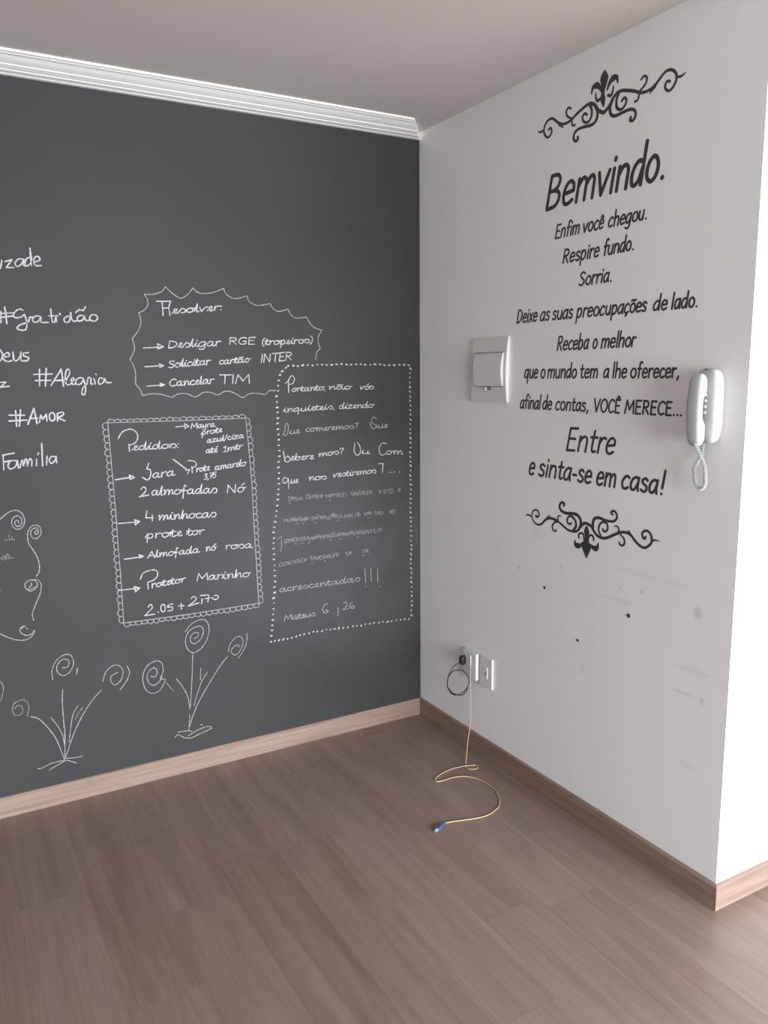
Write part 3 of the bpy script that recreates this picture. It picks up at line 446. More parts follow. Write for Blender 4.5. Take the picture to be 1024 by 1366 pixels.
    ('text_line', '', 'chalk', 0.0038, '-959,1337 -964,1338 -971,1333 -973,1328 -968,1325 -963,1329 -958,1337 -958,1337 -960,1328 -957,1326 -953,1328/!-951,1339 -937,1341 -951,1327 -936,1329/-935,1330 -930,1341 -930,1341 -931,1332 -928,1329 -922,1332 -918,1342 -918,1342 -919,1332 -917,1330 -914,1332/-914,1332 -906,1353 -906,1353 -909,1333 -907,1331 -904,1333/!-890,1355 -904,1329/-877,1344 -881,1346 -888,1342 -889,1336 -884,1333 -875,1336/-875,1336 -869,1346 -869,1346 -870,1337 -867,1334 -864,1336/!-867,1352 -865,1353/!-862,1347 -848,1349 -862,1335 -847,1337/-829,1349 -834,1350 -842,1346 -843,1340 -839,1337 -833,1341 -828,1349 -828,1349 -830,1340 -827,1338 -823,1341'),
    ('text_line', '', 'chalk', 0.0038, '-966,1298 -971,1299 -977,1295 -979,1289 -975,1286 -970,1289 -965,1298 -965,1298 -967,1289 -965,1286 -961,1288/-961,1288 -953,1306 -953,1306 -956,1289 -953,1286 -949,1289/!-961,1300 -947,1301/-949,1289 -939,1294 -935,1298 -938,1301 -943,1298 -945,1291 -941,1287 -933,1290/!-938,1305 -931,1310/!-907,1303 -899,1308 -903,1287/!-910,1286 -895,1287/-892,1299 -889,1302 -891,1288 -891,1288 -885,1300 -880,1303 -877,1300 -879,1289 -879,1289 -873,1302 -868,1304 -866,1301 -867,1293 -862,1294/-862,1294 -852,1313 -852,1313 -855,1295 -852,1293 -846,1296/!-861,1305 -845,1308/!-842,1308 -843,1294/-842,1301 -838,1307 -832,1309 -828,1308'),
    ('text_line', '', 'chalk', 0.0040, '-1052,1261 -1031,1258 -1020,1248 -1023,1237 -1037,1232/!-1038,1238 -1037,1213/!-1019,1229 -1020,1214/-1019,1222 -1015,1227 -1011,1229 -1008,1228/-1000,1230 -1006,1226 -1008,1220 -1004,1216 -997,1219 -995,1226 -999,1230 -999,1230 -995,1228 -989,1229/-993,1219 -985,1238 -985,1238 -988,1220 -985,1217 -980,1219/!-992,1231 -979,1232/-980,1220 -973,1225 -969,1231 -972,1233 -975,1228 -976,1221 -973,1218 -968,1220/-932,1231 -937,1233 -944,1228 -946,1221 -942,1218 -936,1221 -931,1232 -931,1232 -933,1221 -931,1218 -926,1221/-924,1231 -922,1234 -923,1219 -923,1219 -918,1232 -913,1234 -911,1231 -913,1220 -913,1220 -907,1233 -903,1235 -901,1232 -902,1223 -898,1223/-882,1235 -887,1237 -894,1232 -896,1225 -892,1222 -886,1225 -881,1235 -881,1235 -883,1225 -880,1223 -876,1225/!-872,1238 -874,1223/-873,1231 -869,1236 -864,1238 -861,1237/-862,1226 -854,1232 -850,1238 -854,1240 -857,1236 -858,1227 -855,1224 -849,1227/-848,1227 -840,1252 -840,1252 -843,1228 -841,1226 -838,1227/-827,1241 -834,1238 -836,1231 -831,1226 -823,1230 -821,1237 -825,1241 -825,1241 -822,1240 -816,1240'),
    ('text_line', '', 'chalk', 0.0036, '-989,1202 -983,1205 -979,1202 -986,1194 -986,1194 -980,1192 -983,1185 -988,1183 -992,1185/!-975,1186 -978,1180/!-969,1206 -956,1208 -966,1186/!-967,1196 -958,1198/!-942,1209 -952,1208 -954,1199/-954,1199 -948,1201 -944,1198 -947,1190 -953,1187 -957,1189'),
    ('text_line', '', 'chalk', 0.0044, '!-1200,1261 -1209,1239 -1196,1235/-1196,1235 -1196,1215 -1208,1197 -1227,1208/-1167,1220 -1175,1222 -1186,1215 -1188,1208 -1183,1204 -1174,1207 -1166,1220 -1166,1220 -1169,1208 -1165,1204 -1159,1208/!-1154,1223 -1155,1204/-1154,1214 -1147,1221 -1140,1224 -1136,1222/-1113,1223 -1121,1225 -1131,1219 -1134,1211 -1129,1207 -1119,1211 -1112,1224 -1112,1224 -1115,1211 -1110,1207 -1104,1211'),
    ('text_line', '', 'chalk', 0.0044, '-1236,1163 -1225,1172 -1216,1161 -1228,1144 -1243,1135 -1243,1135 -1208,1140/-1175,1153 -1183,1156 -1193,1151 -1195,1143 -1190,1138 -1182,1141 -1174,1153 -1174,1153 -1177,1141 -1174,1137 -1168,1140/-1168,1139 -1155,1170 -1155,1170 -1161,1140 -1158,1136 -1153,1138/-1150,1152 -1146,1154 -1148,1135 -1148,1135 -1140,1151 -1134,1154 -1131,1149 -1133,1135 -1133,1135 -1125,1150 -1120,1153 -1116,1148 -1118,1137 -1112,1137/-1096,1153 -1106,1148 -1109,1140 -1101,1134 -1091,1137 -1087,1146 -1093,1152 -1093,1152 -1089,1149 -1079,1149/-1064,1164 -1068,1166 -1072,1160 -1079,1116/!-1084,1145 -1063,1146/-1038,1148 -1047,1150 -1057,1145 -1060,1137 -1054,1132 -1045,1135 -1037,1148 -1037,1148 -1040,1135 -1036,1131 -1030,1133/-1007,1146 -1015,1149 -1025,1144 -1028,1136 -1022,1131 -1014,1134 -1002,1164 -1002,1164 -1008,1134 -1005,1130 -999,1132/-975,1145 -983,1148 -994,1143 -996,1135 -990,1129 -982,1133 -974,1146 -974,1146 -977,1132 -973,1128 -966,1130/-967,1131 -955,1147 -955,1147 -945,1144 -943,1135 -948,1128 -957,1128/!-901,1122 -896,1154 -870,1122 -865,1154/-842,1142 -854,1138 -857,1128 -849,1122 -837,1126 -833,1135 -841,1142 -841,1142 -835,1139 -824,1139/!-842,1149 -829,1156'),
    ('text_line', '', 'chalk', 0.0044, '!-1218,1081 -1223,1054 -1196,1051/!-1199,1062 -1200,1039/-1175,1056 -1171,1058 -1173,1040 -1173,1040 -1164,1055 -1159,1058 -1156,1053 -1158,1039 -1158,1039 -1150,1054 -1144,1057 -1141,1052 -1143,1042 -1136,1041/-1137,1042 -1128,1056 -1128,1056 -1129,1042 -1126,1039 -1121,1040/!-1124,1064 -1122,1065/-1117,1054 -1113,1056 -1115,1038 -1115,1038 -1106,1053 -1099,1056 -1096,1051 -1098,1040 -1091,1040/-1089,1040 -1081,1070 -1081,1070 -1085,1036 -1085,1036 -1077,1052 -1070,1055 -1066,1050 -1068,1039 -1061,1038/-1045,1054 -1055,1050 -1058,1042 -1050,1036 -1040,1039 -1036,1047 -1042,1054 -1042,1054 -1038,1051 -1028,1051/-1011,1050 -1017,1053 -1027,1048 -1030,1040 -1022,1035 -1008,1036/-984,1050 -993,1052 -1003,1047 -1006,1039 -999,1033 -991,1037 -983,1050 -983,1050 -986,1037 -982,1033 -976,1036/-976,1036 -965,1051 -965,1051 -954,1049 -951,1040 -957,1033 -966,1033'),
    ('text_line', '', 'chalk', 0.0042, '-1230,977 -1220,992 -1220,992 -1224,959 -1224,959 -1221,983 -1211,991 -1202,988 -1203,978 -1213,974 -1221,977/!-1189,991 -1190,973/-1188,983 -1182,988 -1174,990 -1169,988/-1151,990 -1164,986 -1166,978 -1157,972 -1145,976 -1141,984 -1149,989 -1149,989 -1143,987 -1132,987/-1137,975 -1123,998 -1123,998 -1127,975 -1121,971 -1113,974/!-1136,989 -1111,990/-1112,974 -1098,980 -1092,986 -1098,989 -1104,985 -1105,975 -1099,971 -1088,973/-1072,973 -1060,995 -1060,995 -1064,973 -1060,969 -1052,971/!-1071,987 -1051,987/-1035,986 -1046,983 -1049,974 -1041,969 -1030,972 -1027,980 -1033,986 -1033,986 -1029,983 -1019,984/!-1018,986 -1019,968/-1017,978 -1011,984 -1005,985 -1000,984'),
    ('text_line', '', 'chalk', 0.0040, '!-1226,898 -1208,922 -1199,897/!-1220,906 -1202,906/-1196,900 -1187,925 -1187,925 -1190,901 -1188,898 -1183,900/-1181,911 -1178,913 -1179,898 -1179,898 -1173,911 -1167,912 -1165,909 -1167,898 -1167,898 -1160,910 -1156,913 -1153,909 -1154,900 -1149,899/-1135,913 -1144,909 -1146,902 -1139,898 -1130,900 -1127,908 -1133,913 -1133,913 -1129,911 -1121,911/-1107,923 -1111,925 -1114,920 -1120,884/!-1125,907 -1107,908/-1086,911 -1093,913 -1101,908 -1104,902 -1099,898 -1092,901 -1085,911 -1085,911 -1087,900 -1084,897 -1079,900/-1059,911 -1066,913 -1075,908 -1077,901 -1072,897 -1065,900 -1055,925 -1055,925 -1060,900 -1057,897 -1052,900/-1032,911 -1039,913 -1047,908 -1050,902 -1045,898 -1037,900 -1031,911 -1031,911 -1033,900 -1030,897 -1024,900/-997,912 -994,915 -996,898 -996,898 -990,912 -984,914 -982,910 -983,901 -978,901/-965,914 -973,911 -976,903 -970,899 -962,901 -959,908 -964,914 -964,914 -961,911 -954,912/!-965,919 -956,924/!-914,913 -915,896/-914,905 -908,911 -901,912 -896,910/-880,911 -892,908 -894,901 -886,895 -874,898 -871,905 -878,911 -878,911 -872,909 -863,908/-866,897 -855,910 -855,910 -843,907 -840,900 -845,894 -855,894/-813,906 -822,909 -833,904 -835,897 -830,893 -820,895 -812,906 -812,906 -815,895 -810,891 -804,893'),
    ('text_line', '', 'chalk', 0.0042, '-1258,819 -1245,842 -1215,850 -1196,846 -1192,826 -1207,810 -1230,804/!-1231,802 -1230,777/!-1214,796 -1215,779/-1214,788 -1210,793 -1204,796 -1200,794/-1188,796 -1197,792 -1199,785 -1193,781 -1184,784 -1181,791 -1186,796 -1186,796 -1182,794 -1174,796/-1178,784 -1168,805 -1168,805 -1171,784 -1167,782 -1161,784/!-1177,797 -1160,799/-1161,785 -1151,791 -1147,797 -1151,799 -1155,795 -1156,786 -1152,783 -1144,786/-1144,786 -1134,807 -1134,807 -1138,787 -1134,783 -1128,786/!-1144,799 -1127,801/-1114,800 -1123,797 -1125,789 -1119,784 -1110,788 -1107,796 -1112,800 -1112,800 -1108,799 -1100,799/!-1099,801 -1100,785/-1098,794 -1094,800 -1088,802 -1084,800/!-1040,783 -1031,812 -1019,790 -998,810 -997,781/-969,796 -978,798 -988,794 -991,786 -984,781 -976,784 -967,796 -967,796 -970,784 -966,780 -959,782/!-954,798 -955,779/-954,789 -948,795 -941,796 -935,794/-937,781 -928,795 -928,795 -930,781 -925,777 -919,779/!-924,802 -922,804/-916,792 -911,794 -913,776 -913,776 -904,791 -896,794 -892,789 -894,779 -886,777/-884,778 -876,808 -876,808 -880,775 -880,775 -870,790 -863,792 -859,787 -860,776 -852,776/-835,790 -846,787 -849,779 -840,773 -828,775 -825,784 -832,790 -832,790 -827,787 -816,788'),
    ('text_line', '', 'chalk', 0.0042, '-1235,706 -1226,715 -1219,702 -1249,674 -1249,674 -1213,675/!-1198,682 -1197,679/!-1140,705 -1158,703 -1160,694/-1160,694 -1143,693 -1143,681 -1160,679/!-1118,693 -1096,691/!-1107,702 -1107,679/-1170,692 -1171,685 -1174,680 -1177,678 -1181,679 -1184,682 -1186,688 -1187,695 -1186,701 -1183,706 -1179,709 -1176,708 -1173,705 -1170,699 -1170,692/-1067,715 -1056,723 -1047,709 -1079,687 -1079,687 -1036,693/!-1022,708 -1026,687/!-1028,722 -995,720 -1000,691/!-1011,707 -989,707/-983,707 -972,697 -956,703 -961,713 -974,714'),
  ]),
  ('chalk_note', 'tall chalk verse framed by a dotted border, nearest the corner', 'chalk writing', 'chalk notes on the chalkboard wall', [
    ('border', '', 'chalk', 0.0070, '!-626,1618 -624,1618/!-605,1619 -600,1618/!-584,1617 -581,1617/!-564,1619 -558,1621/!-541,1621 -537,1620/!-519,1619 -517,1619/!-497,1622 -495,1622/!-475,1623 -473,1622/!-456,1621 -452,1621/!-434,1621 -428,1622/!-411,1624 -405,1623/!-387,1625 -384,1624/!-365,1623 -360,1622/!-343,1622 -338,1622/!-319,1624 -315,1623/!-297,1623 -294,1624/!-277,1621 -271,1622/!-250,1621 -248,1622/!-229,1623 -223,1623/!-204,1623 -199,1622/!-183,1620 -177,1619/!-158,1619 -152,1620/!-134,1620 -127,1619/!-107,1622 -104,1621/!-83,1621 -78,1620/!-60,1619 -54,1618/!-52,1607 -47,1602/!-52,1586 -50,1584/!-54,1567 -50,1564/!-53,1545 -50,1543/!-54,1527 -50,1522/!-54,1507 -50,1503/!-52,1486 -49,1480/!-53,1466 -51,1464/!-50,1446 -49,1443/!-52,1425 -49,1422/!-50,1406 -49,1403/!-51,1383 -48,1381/!-53,1365 -51,1362/!-53,1342 -50,1340/!-55,1324 -50,1321/!-52,1304 -49,1298/!-52,1282 -50,1280/!-50,1260 -48,1257/!-54,1240 -51,1236/!-53,1219 -50,1215/!-52,1197 -50,1196/!-53,1180 -47,1176/!-51,1157 -49,1155/!-55,1137 -51,1131/!-52,1116 -49,1113/!-53,1095 -47,1091/!-50,1073 -49,1070/!-53,1052 -51,1050/!-52,1031 -50,1028/!-54,1011 -49,1007/!-53,988 -51,986/!-53,970 -50,965/!-53,945 -50,942/!-51,927 -49,923/!-50,905 -48,902/!-53,885 -47,880/!-50,860 -47,858/!-52,838 -50,835/!-50,817 -46,814/!-50,799 -46,794/!-53,777 -47,771/!-52,753 -50,749/!-52,731 -50,730/!-52,709 -47,705/!-48,689 -46,684/!-52,667 -49,663/!-52,647 -47,641/!-49,622 -45,619/!-50,600 -46,597/!-48,581 -46,575/!-48,554 -46,552/!-50,535 -44,531/!-50,511 -49,507/!-51,490 -47,484/!-64,469 -61,473/!-87,472 -84,475/!-109,473 -107,474/!-131,474 -130,476/!-158,474 -153,476/!-178,474 -173,478/!-201,479 -197,481/!-224,477 -220,479/!-247,480 -244,483/!-269,479 -265,482/!-291,481 -289,484/!-312,478 -310,483/!-334,481 -331,482/!-354,482 -352,485/!-378,482 -377,484/!-402,483 -398,485/!-423,484 -420,489/!-444,486 -440,488/!-465,485 -461,487/!-483,488 -482,490/!-505,485 -501,488/!-527,487 -525,490/!-546,490 -543,491/!-566,486 -563,489/!-588,486 -586,488/!-608,485 -606,487/!-626,482 -622,485/!-646,480 -644,483/!-665,479 -664,481/!-685,478 -681,483/!-704,479 -700,483/!-723,479 -721,482/!-741,480 -738,481/!-739,506 -734,505/!-735,529 -732,529/!-733,550 -729,550/!-729,573 -726,574/!-728,596 -725,597/!-724,620 -722,621/!-721,645 -719,645/!-723,666 -717,667/!-719,689 -713,690/!-719,712 -713,714/!-715,736 -710,736/!-714,760 -709,761/!-714,784 -711,784/!-713,805 -711,805/!-715,831 -712,831/!-714,853 -710,852/!-715,876 -712,876/!-715,899 -712,900/!-712,920 -708,920/!-714,944 -709,944/!-710,965 -706,965/!-706,988 -700,987/!-700,1010 -697,1011/!-697,1032 -695,1032/!-694,1053 -689,1055/!-692,1078 -686,1079/!-688,1100 -684,1100/!-686,1121 -683,1121/!-683,1143 -680,1144/!-684,1165 -681,1165/!-681,1187 -678,1188/!-684,1210 -678,1212/!-682,1233 -677,1234/!-679,1256 -673,1256/!-677,1279 -672,1279/!-678,1301 -676,1301/!-677,1323 -674,1323/!-678,1344 -675,1345/!-680,1365 -675,1366/!-680,1389 -676,1390/!-680,1410 -675,1411/!-679,1432 -675,1434/!-681,1453 -675,1453/!-681,1474 -677,1476/!-681,1497 -677,1499/!-673,1519 -671,1520/!-672,1539 -670,1540/!-669,1560 -666,1561/!-663,1581 -661,1582/!-654,1595 -649,1598/!-638,1609 -633,1612'),
    ('text_line', '', 'chalk', 0.0038, '-639,1548 -625,1560 -617,1575 -608,1578 -599,1566 -607,1548 -622,1544/!-626,1561 -626,1511/!-627,1556 -627,1511/-601,1528 -609,1525 -611,1518 -605,1515 -597,1518 -594,1524 -599,1528 -599,1528 -595,1526 -588,1527/!-586,1529 -588,1515/-587,1522 -582,1528 -577,1529 -573,1528/-575,1518 -565,1536 -565,1536 -568,1519 -565,1516 -558,1518/!-574,1529 -558,1530/-539,1529 -546,1530 -554,1526 -556,1520 -552,1516 -545,1519 -538,1529 -538,1529 -541,1519 -538,1517 -533,1519/-530,1529 -527,1531 -528,1517 -528,1517 -522,1529 -516,1531 -513,1528 -514,1520 -509,1519/-509,1520 -499,1539 -499,1539 -503,1521 -499,1518 -493,1520/!-509,1532 -492,1533/-480,1533 -488,1529 -490,1523 -484,1519 -475,1521 -472,1528 -478,1532 -478,1532 -474,1531 -466,1532/!-464,1521 -467,1515/-445,1532 -441,1534 -442,1521 -442,1521 -432,1532 -425,1534 -420,1530 -421,1523 -412,1523/-385,1533 -396,1534 -407,1530 -410,1525 -402,1521 -393,1524 -384,1533 -384,1533 -386,1523 -382,1520 -374,1523/-407,1538 -398,1540 -390,1538 -381,1540/-356,1534 -369,1531 -372,1524 -362,1521 -349,1523 -346,1529 -354,1534 -354,1534 -348,1531 -337,1532/-298,1531 -295,1518 -295,1518 -282,1531 -277,1530/-265,1532 -274,1529 -276,1522 -269,1518 -261,1521 -259,1528 -264,1532 -264,1532 -260,1530 -252,1531/!-265,1537 -256,1542/-256,1520 -246,1533 -246,1533 -238,1531 -235,1525 -240,1519 -246,1519'),
    ('text_line', '', 'chalk', 0.0036, '-653,1436 -645,1446 -645,1446 -645,1436 -642,1433 -636,1435/!-641,1452 -639,1453/-634,1445 -630,1447 -632,1433 -632,1433 -623,1445 -617,1448 -613,1444 -614,1436 -608,1436/-585,1447 -593,1449 -603,1444 -605,1438 -599,1435 -591,1438 -585,1447 -585,1447 -588,1423/-578,1437 -571,1448 -571,1448 -572,1438 -568,1435 -558,1439 -553,1449 -553,1449 -555,1438 -552,1436 -547,1438/-548,1438 -540,1450 -540,1450 -540,1439 -537,1436 -532,1438/!-536,1455 -534,1457/-533,1439 -520,1444 -515,1449 -521,1451 -525,1447 -526,1440 -521,1437 -512,1439/-512,1439 -501,1457 -501,1457 -505,1440 -499,1438 -492,1440/!-512,1451 -491,1452/-492,1440 -480,1445 -475,1451 -480,1452 -485,1449 -486,1441 -481,1438 -472,1440/-471,1440 -463,1452 -463,1452 -464,1441 -460,1439 -455,1441/!-460,1458 -458,1459/-456,1440 -444,1452 -444,1452 -434,1452 -431,1445 -435,1440 -444,1440/!-423,1441 -427,1435/-381,1452 -389,1454 -397,1450 -399,1444 -395,1440 -387,1443 -377,1465 -377,1465 -382,1443 -379,1440 -374,1442/-374,1442 -366,1453 -366,1453 -368,1443 -365,1440 -360,1442/!-364,1460 -362,1461/!-357,1454 -339,1455 -357,1440 -338,1441/-336,1442 -325,1448 -321,1453 -325,1455 -329,1451 -330,1443 -325,1441 -318,1443/-315,1452 -311,1454 -312,1441 -312,1441 -305,1453 -299,1455 -295,1451 -296,1443 -290,1442/-268,1453 -276,1455 -286,1451 -288,1445 -282,1441 -275,1444 -265,1467 -265,1467 -269,1444 -267,1441 -261,1443/-247,1455 -256,1452 -259,1445 -251,1441 -241,1444 -239,1451 -245,1455 -245,1455 -240,1453 -231,1453'),
    ('text_line', '', 'soft', 0.0036, '-656,1343 -649,1355 -644,1382 -637,1387 -632,1375 -636,1349 -644,1340 -655,1341/-627,1346 -622,1357 -622,1357 -623,1347 -618,1344 -610,1348 -606,1358 -606,1358 -607,1347 -604,1345 -600,1348/-600,1347 -589,1353 -585,1358 -590,1360 -594,1357 -594,1349 -590,1346 -582,1348/-539,1363 -545,1365 -553,1361 -555,1355 -548,1351 -536,1353/-523,1365 -532,1361 -534,1355 -527,1351 -519,1354 -516,1360 -521,1365 -521,1365 -517,1363 -509,1364/-509,1363 -505,1365 -506,1351 -506,1351 -500,1363 -495,1365 -492,1362 -494,1351 -494,1351 -487,1363 -482,1365 -479,1362 -480,1354 -474,1354/-474,1354 -463,1359 -459,1365 -464,1366 -468,1363 -469,1355 -464,1352 -456,1354/!-452,1366 -453,1352/-452,1360 -447,1364 -441,1366 -437,1365/-438,1355 -427,1360 -423,1365 -428,1367 -432,1363 -433,1355 -428,1353 -420,1355/-417,1364 -413,1366 -415,1352 -415,1352 -408,1364 -403,1367 -400,1363 -401,1353 -401,1353 -394,1365 -390,1367 -386,1363 -387,1355 -382,1355/-367,1368 -376,1364 -379,1357 -371,1354 -362,1357 -359,1364 -365,1368 -365,1368 -360,1365 -352,1366/-355,1356 -345,1368 -345,1368 -337,1367 -333,1360 -338,1355 -346,1355/-327,1375 -320,1377 -311,1376 -314,1370 -321,1363 -321,1360/!-322,1355 -321,1355/-255,1378 -244,1352 -227,1353 -223,1364 -237,1371/-243,1372 -245,1389 -235,1400 -222,1390/-217,1353 -211,1364 -211,1364 -212,1354 -206,1351 -197,1355 -192,1366 -192,1366 -194,1355 -190,1352 -186,1354/-186,1354 -174,1360 -169,1365 -174,1367 -179,1363 -180,1355 -175,1353 -165,1356'),
    ('text_line', '', 'chalk', 0.0040, '!-657,1275 -652,1236/-652,1236 -640,1230 -628,1240 -639,1255 -648,1246/-628,1238 -616,1244 -611,1250 -616,1252 -621,1248 -622,1239 -617,1236 -609,1239/-607,1238 -600,1263 -600,1263 -604,1240 -596,1236 -587,1240 -587,1248 -594,1250 -601,1245/!-586,1248 -579,1248/-580,1238 -569,1244 -564,1250 -569,1251 -573,1247 -574,1239 -570,1236 -561,1238/!-556,1251 -557,1236/-555,1243 -550,1249 -544,1251 -539,1250/-540,1238 -529,1243 -525,1249 -529,1251 -534,1247 -535,1239 -530,1236 -521,1238/-499,1255 -495,1257 -497,1244 -497,1244 -489,1256 -483,1258 -480,1255 -482,1245 -482,1245 -474,1256 -469,1259 -465,1256 -466,1248 -460,1248/-444,1261 -455,1257 -457,1251 -449,1247 -439,1250 -436,1257 -442,1261 -442,1261 -437,1259 -428,1261/-431,1251 -421,1263 -421,1263 -411,1262 -407,1256 -412,1250 -422,1250/-400,1270 -393,1274 -383,1272 -386,1266 -394,1260 -394,1256/!-395,1251 -394,1251/-329,1292 -333,1262 -322,1241 -306,1246 -302,1270 -315,1294/-296,1246 -289,1259 -289,1259 -290,1248 -282,1244 -270,1247 -264,1258 -264,1258 -266,1246 -261,1243 -255,1245/-174,1282 -192,1286 -209,1269 -208,1244 -193,1233 -176,1240/-159,1251 -172,1247 -174,1240 -165,1235 -152,1237 -148,1244 -156,1250 -156,1250 -151,1247 -139,1247/-139,1247 -134,1249 -135,1233 -135,1233 -127,1246 -120,1249 -116,1244 -117,1232 -117,1232 -108,1245 -102,1247 -97,1243 -98,1233 -90,1233'),
    ('text_line', '', 'chalk', 0.0040, '-643,1162 -658,1167 -664,1150 -656,1144 -643,1152 -639,1162 -639,1162 -639,1119/-630,1144 -625,1156 -625,1156 -627,1145 -623,1141 -616,1146 -612,1156 -612,1156 -614,1144 -612,1142 -609,1143/-609,1144 -600,1149 -597,1154 -600,1157 -604,1152 -604,1144 -601,1142 -594,1144/-546,1159 -542,1162 -543,1147 -543,1147 -536,1159 -528,1162 -525,1158 -526,1149 -519,1149/-504,1162 -514,1159 -517,1152 -509,1147 -498,1150 -495,1157 -502,1162 -502,1162 -497,1159 -488,1160/-491,1149 -481,1161 -481,1161 -471,1160 -467,1153 -472,1148 -481,1148/-433,1167 -430,1152 -430,1152 -417,1167 -411,1166/-413,1155 -402,1161 -399,1167 -403,1169 -407,1164 -407,1156 -403,1153 -396,1155/-396,1155 -386,1168 -386,1168 -378,1167 -376,1161 -380,1155 -388,1154/-375,1156 -365,1176 -365,1176 -368,1157 -364,1154 -358,1156/!-375,1168 -357,1169/-358,1156 -350,1168 -350,1168 -352,1157 -349,1154 -344,1156/!-348,1175 -346,1176/!-340,1170 -341,1154/-340,1163 -335,1168 -330,1170 -325,1168/-327,1157 -316,1163 -313,1168 -316,1170 -321,1167 -321,1158 -317,1155 -310,1158/-307,1168 -303,1170 -305,1155 -305,1155 -298,1168 -292,1170 -290,1167 -291,1155 -291,1155 -285,1168 -280,1171 -277,1167 -278,1159 -272,1158/-259,1172 -268,1168 -270,1160 -263,1156 -254,1160 -251,1167 -257,1171 -257,1171 -253,1169 -244,1170/-248,1159 -238,1172 -238,1172 -230,1170 -227,1164 -231,1158 -238,1157/!-213,1197 -191,1196 -196,1155/!-161,1156 -159,1155/!-150,1155 -147,1154/!-137,1156 -134,1155/!-110,1154 -107,1153'),
    ('text_line', 'half rubbed out chalk line', 'faint', 0.0030, '-641,1086 -642,1073 -635,1069 -628,1078 -632,1087 -639,1082/-640,1061 -636,1058 -630,1060/-628,1071 -623,1085 -619,1072 -615,1085 -610,1069/-610,1076 -605,1082 -604,1070 -599,1069 -595,1075/-597,1070 -592,1080 -588,1070 -583,1079 -578,1068/-560,1088 -561,1074 -554,1070 -547,1079 -552,1090 -558,1084/-544,1089 -543,1067 -537,1080 -532,1084 -530,1070/-531,1072 -527,1087 -523,1073 -518,1086 -513,1070/-511,1088 -510,1066 -504,1079 -499,1083 -497,1069/-493,1085 -493,1067 -489,1078 -486,1081 -485,1070/-471,1084 -470,1068 -465,1078 -459,1080 -458,1070/-458,1075 -454,1081 -453,1069 -449,1067 -445,1074/-455,1059 -451,1056 -448,1058/-448,1071 -446,1085 -443,1072 -441,1085 -438,1070/-437,1072 -433,1084 -429,1072 -425,1083 -421,1070/-417,1086 -416,1065 -412,1078 -408,1082 -407,1068/-405,1080 -406,1069 -398,1066 -391,1073 -396,1080 -403,1077/-388,1083 -389,1071 -381,1067 -373,1075 -379,1084 -386,1079/-352,1076 -347,1083 -347,1070 -342,1069 -338,1075/-336,1087 -335,1067 -330,1079 -325,1082 -324,1069/-322,1081 -321,1065 -318,1075 -315,1078 -314,1068/-309,1087 -308,1066 -302,1079 -297,1082 -295,1069/-296,1079 -292,1089 -291,1070 -287,1068 -284,1078/-285,1076 -280,1083 -280,1069 -275,1067 -271,1075/-271,1086 -269,1066 -264,1078 -259,1081 -257,1068/-257,1080 -257,1068 -253,1065 -248,1073 -251,1081 -256,1076/-214,1066 -211,1081 -208,1068 -205,1080 -202,1066/-189,1079 -189,1068 -184,1064 -179,1072 -182,1080 -187,1076/-165,1081 -166,1069 -160,1065 -155,1073 -159,1082 -164,1078/-154,1079 -155,1066 -148,1061 -141,1071 -146,1081 -152,1075/-116,1064 -113,1083 -110,1066 -107,1083 -104,1064'),
    ('text_line', 'half rubbed out chalk line', 'faint', 0.0030, '-666,998 -664,983 -659,992 -654,994 -653,984/-652,988 -647,994 -647,982 -642,981 -638,987/-636,998 -635,982 -631,992 -627,995 -627,984/-626,982 -622,998 -618,983 -613,998 -609,980/-613,981 -610,994 -608,982 -605,993 -603,980/-610,971 -606,968 -600,970/-603,980 -598,998 -595,981 -590,997 -586,978/-585,979 -582,991 -579,980 -576,991 -572,978/-582,971 -578,967 -572,969/-572,995 -571,977 -568,988 -565,991 -564,979/-566,982 -562,996 -559,983 -555,995 -551,981/-541,993 -542,982 -536,978 -530,986 -534,994 -540,990/-530,980 -527,992 -524,981 -521,992 -517,979/-527,969 -523,966 -515,968/-513,1002 -512,980 -506,993 -501,997 -500,983/-495,994 -495,977 -491,988 -488,990 -487,979/-488,981 -484,994 -482,982 -478,994 -475,980/-474,983 -468,988 -468,977 -461,975 -457,981/-459,989 -460,979 -453,976 -446,982 -451,989 -457,986/-447,980 -443,999 -440,982 -437,998 -433,979/-432,998 -431,976 -427,990 -424,993 -423,979/-423,982 -417,989 -416,976 -409,973 -403,980/-420,967 -416,963 -409,965/-407,985 -401,992 -400,979 -392,977 -386,983/-384,988 -383,972 -378,981 -372,984 -371,974/-369,975 -366,989 -363,976 -361,989 -358,974/-358,974 -354,988 -351,975 -347,987 -343,972/-330,990 -329,973 -324,983 -318,986 -317,975/-320,985 -315,993 -314,978 -309,976 -305,984/-288,989 -286,973 -280,983 -274,985 -273,975/-274,976 -271,990 -269,977 -266,990 -263,975/-271,964 -266,960 -262,962/-265,975 -261,990 -258,976 -254,989 -250,973/-237,983 -232,992 -232,976 -226,973 -222,982/-226,972 -221,987 -216,973 -211,986 -205,970/-208,985 -209,973 -201,969 -194,977 -199,985 -206,981/-160,970 -157,987 -153,971 -150,986 -146,969/-144,986 -145,974 -136,969 -129,978 -134,987 -142,982'),
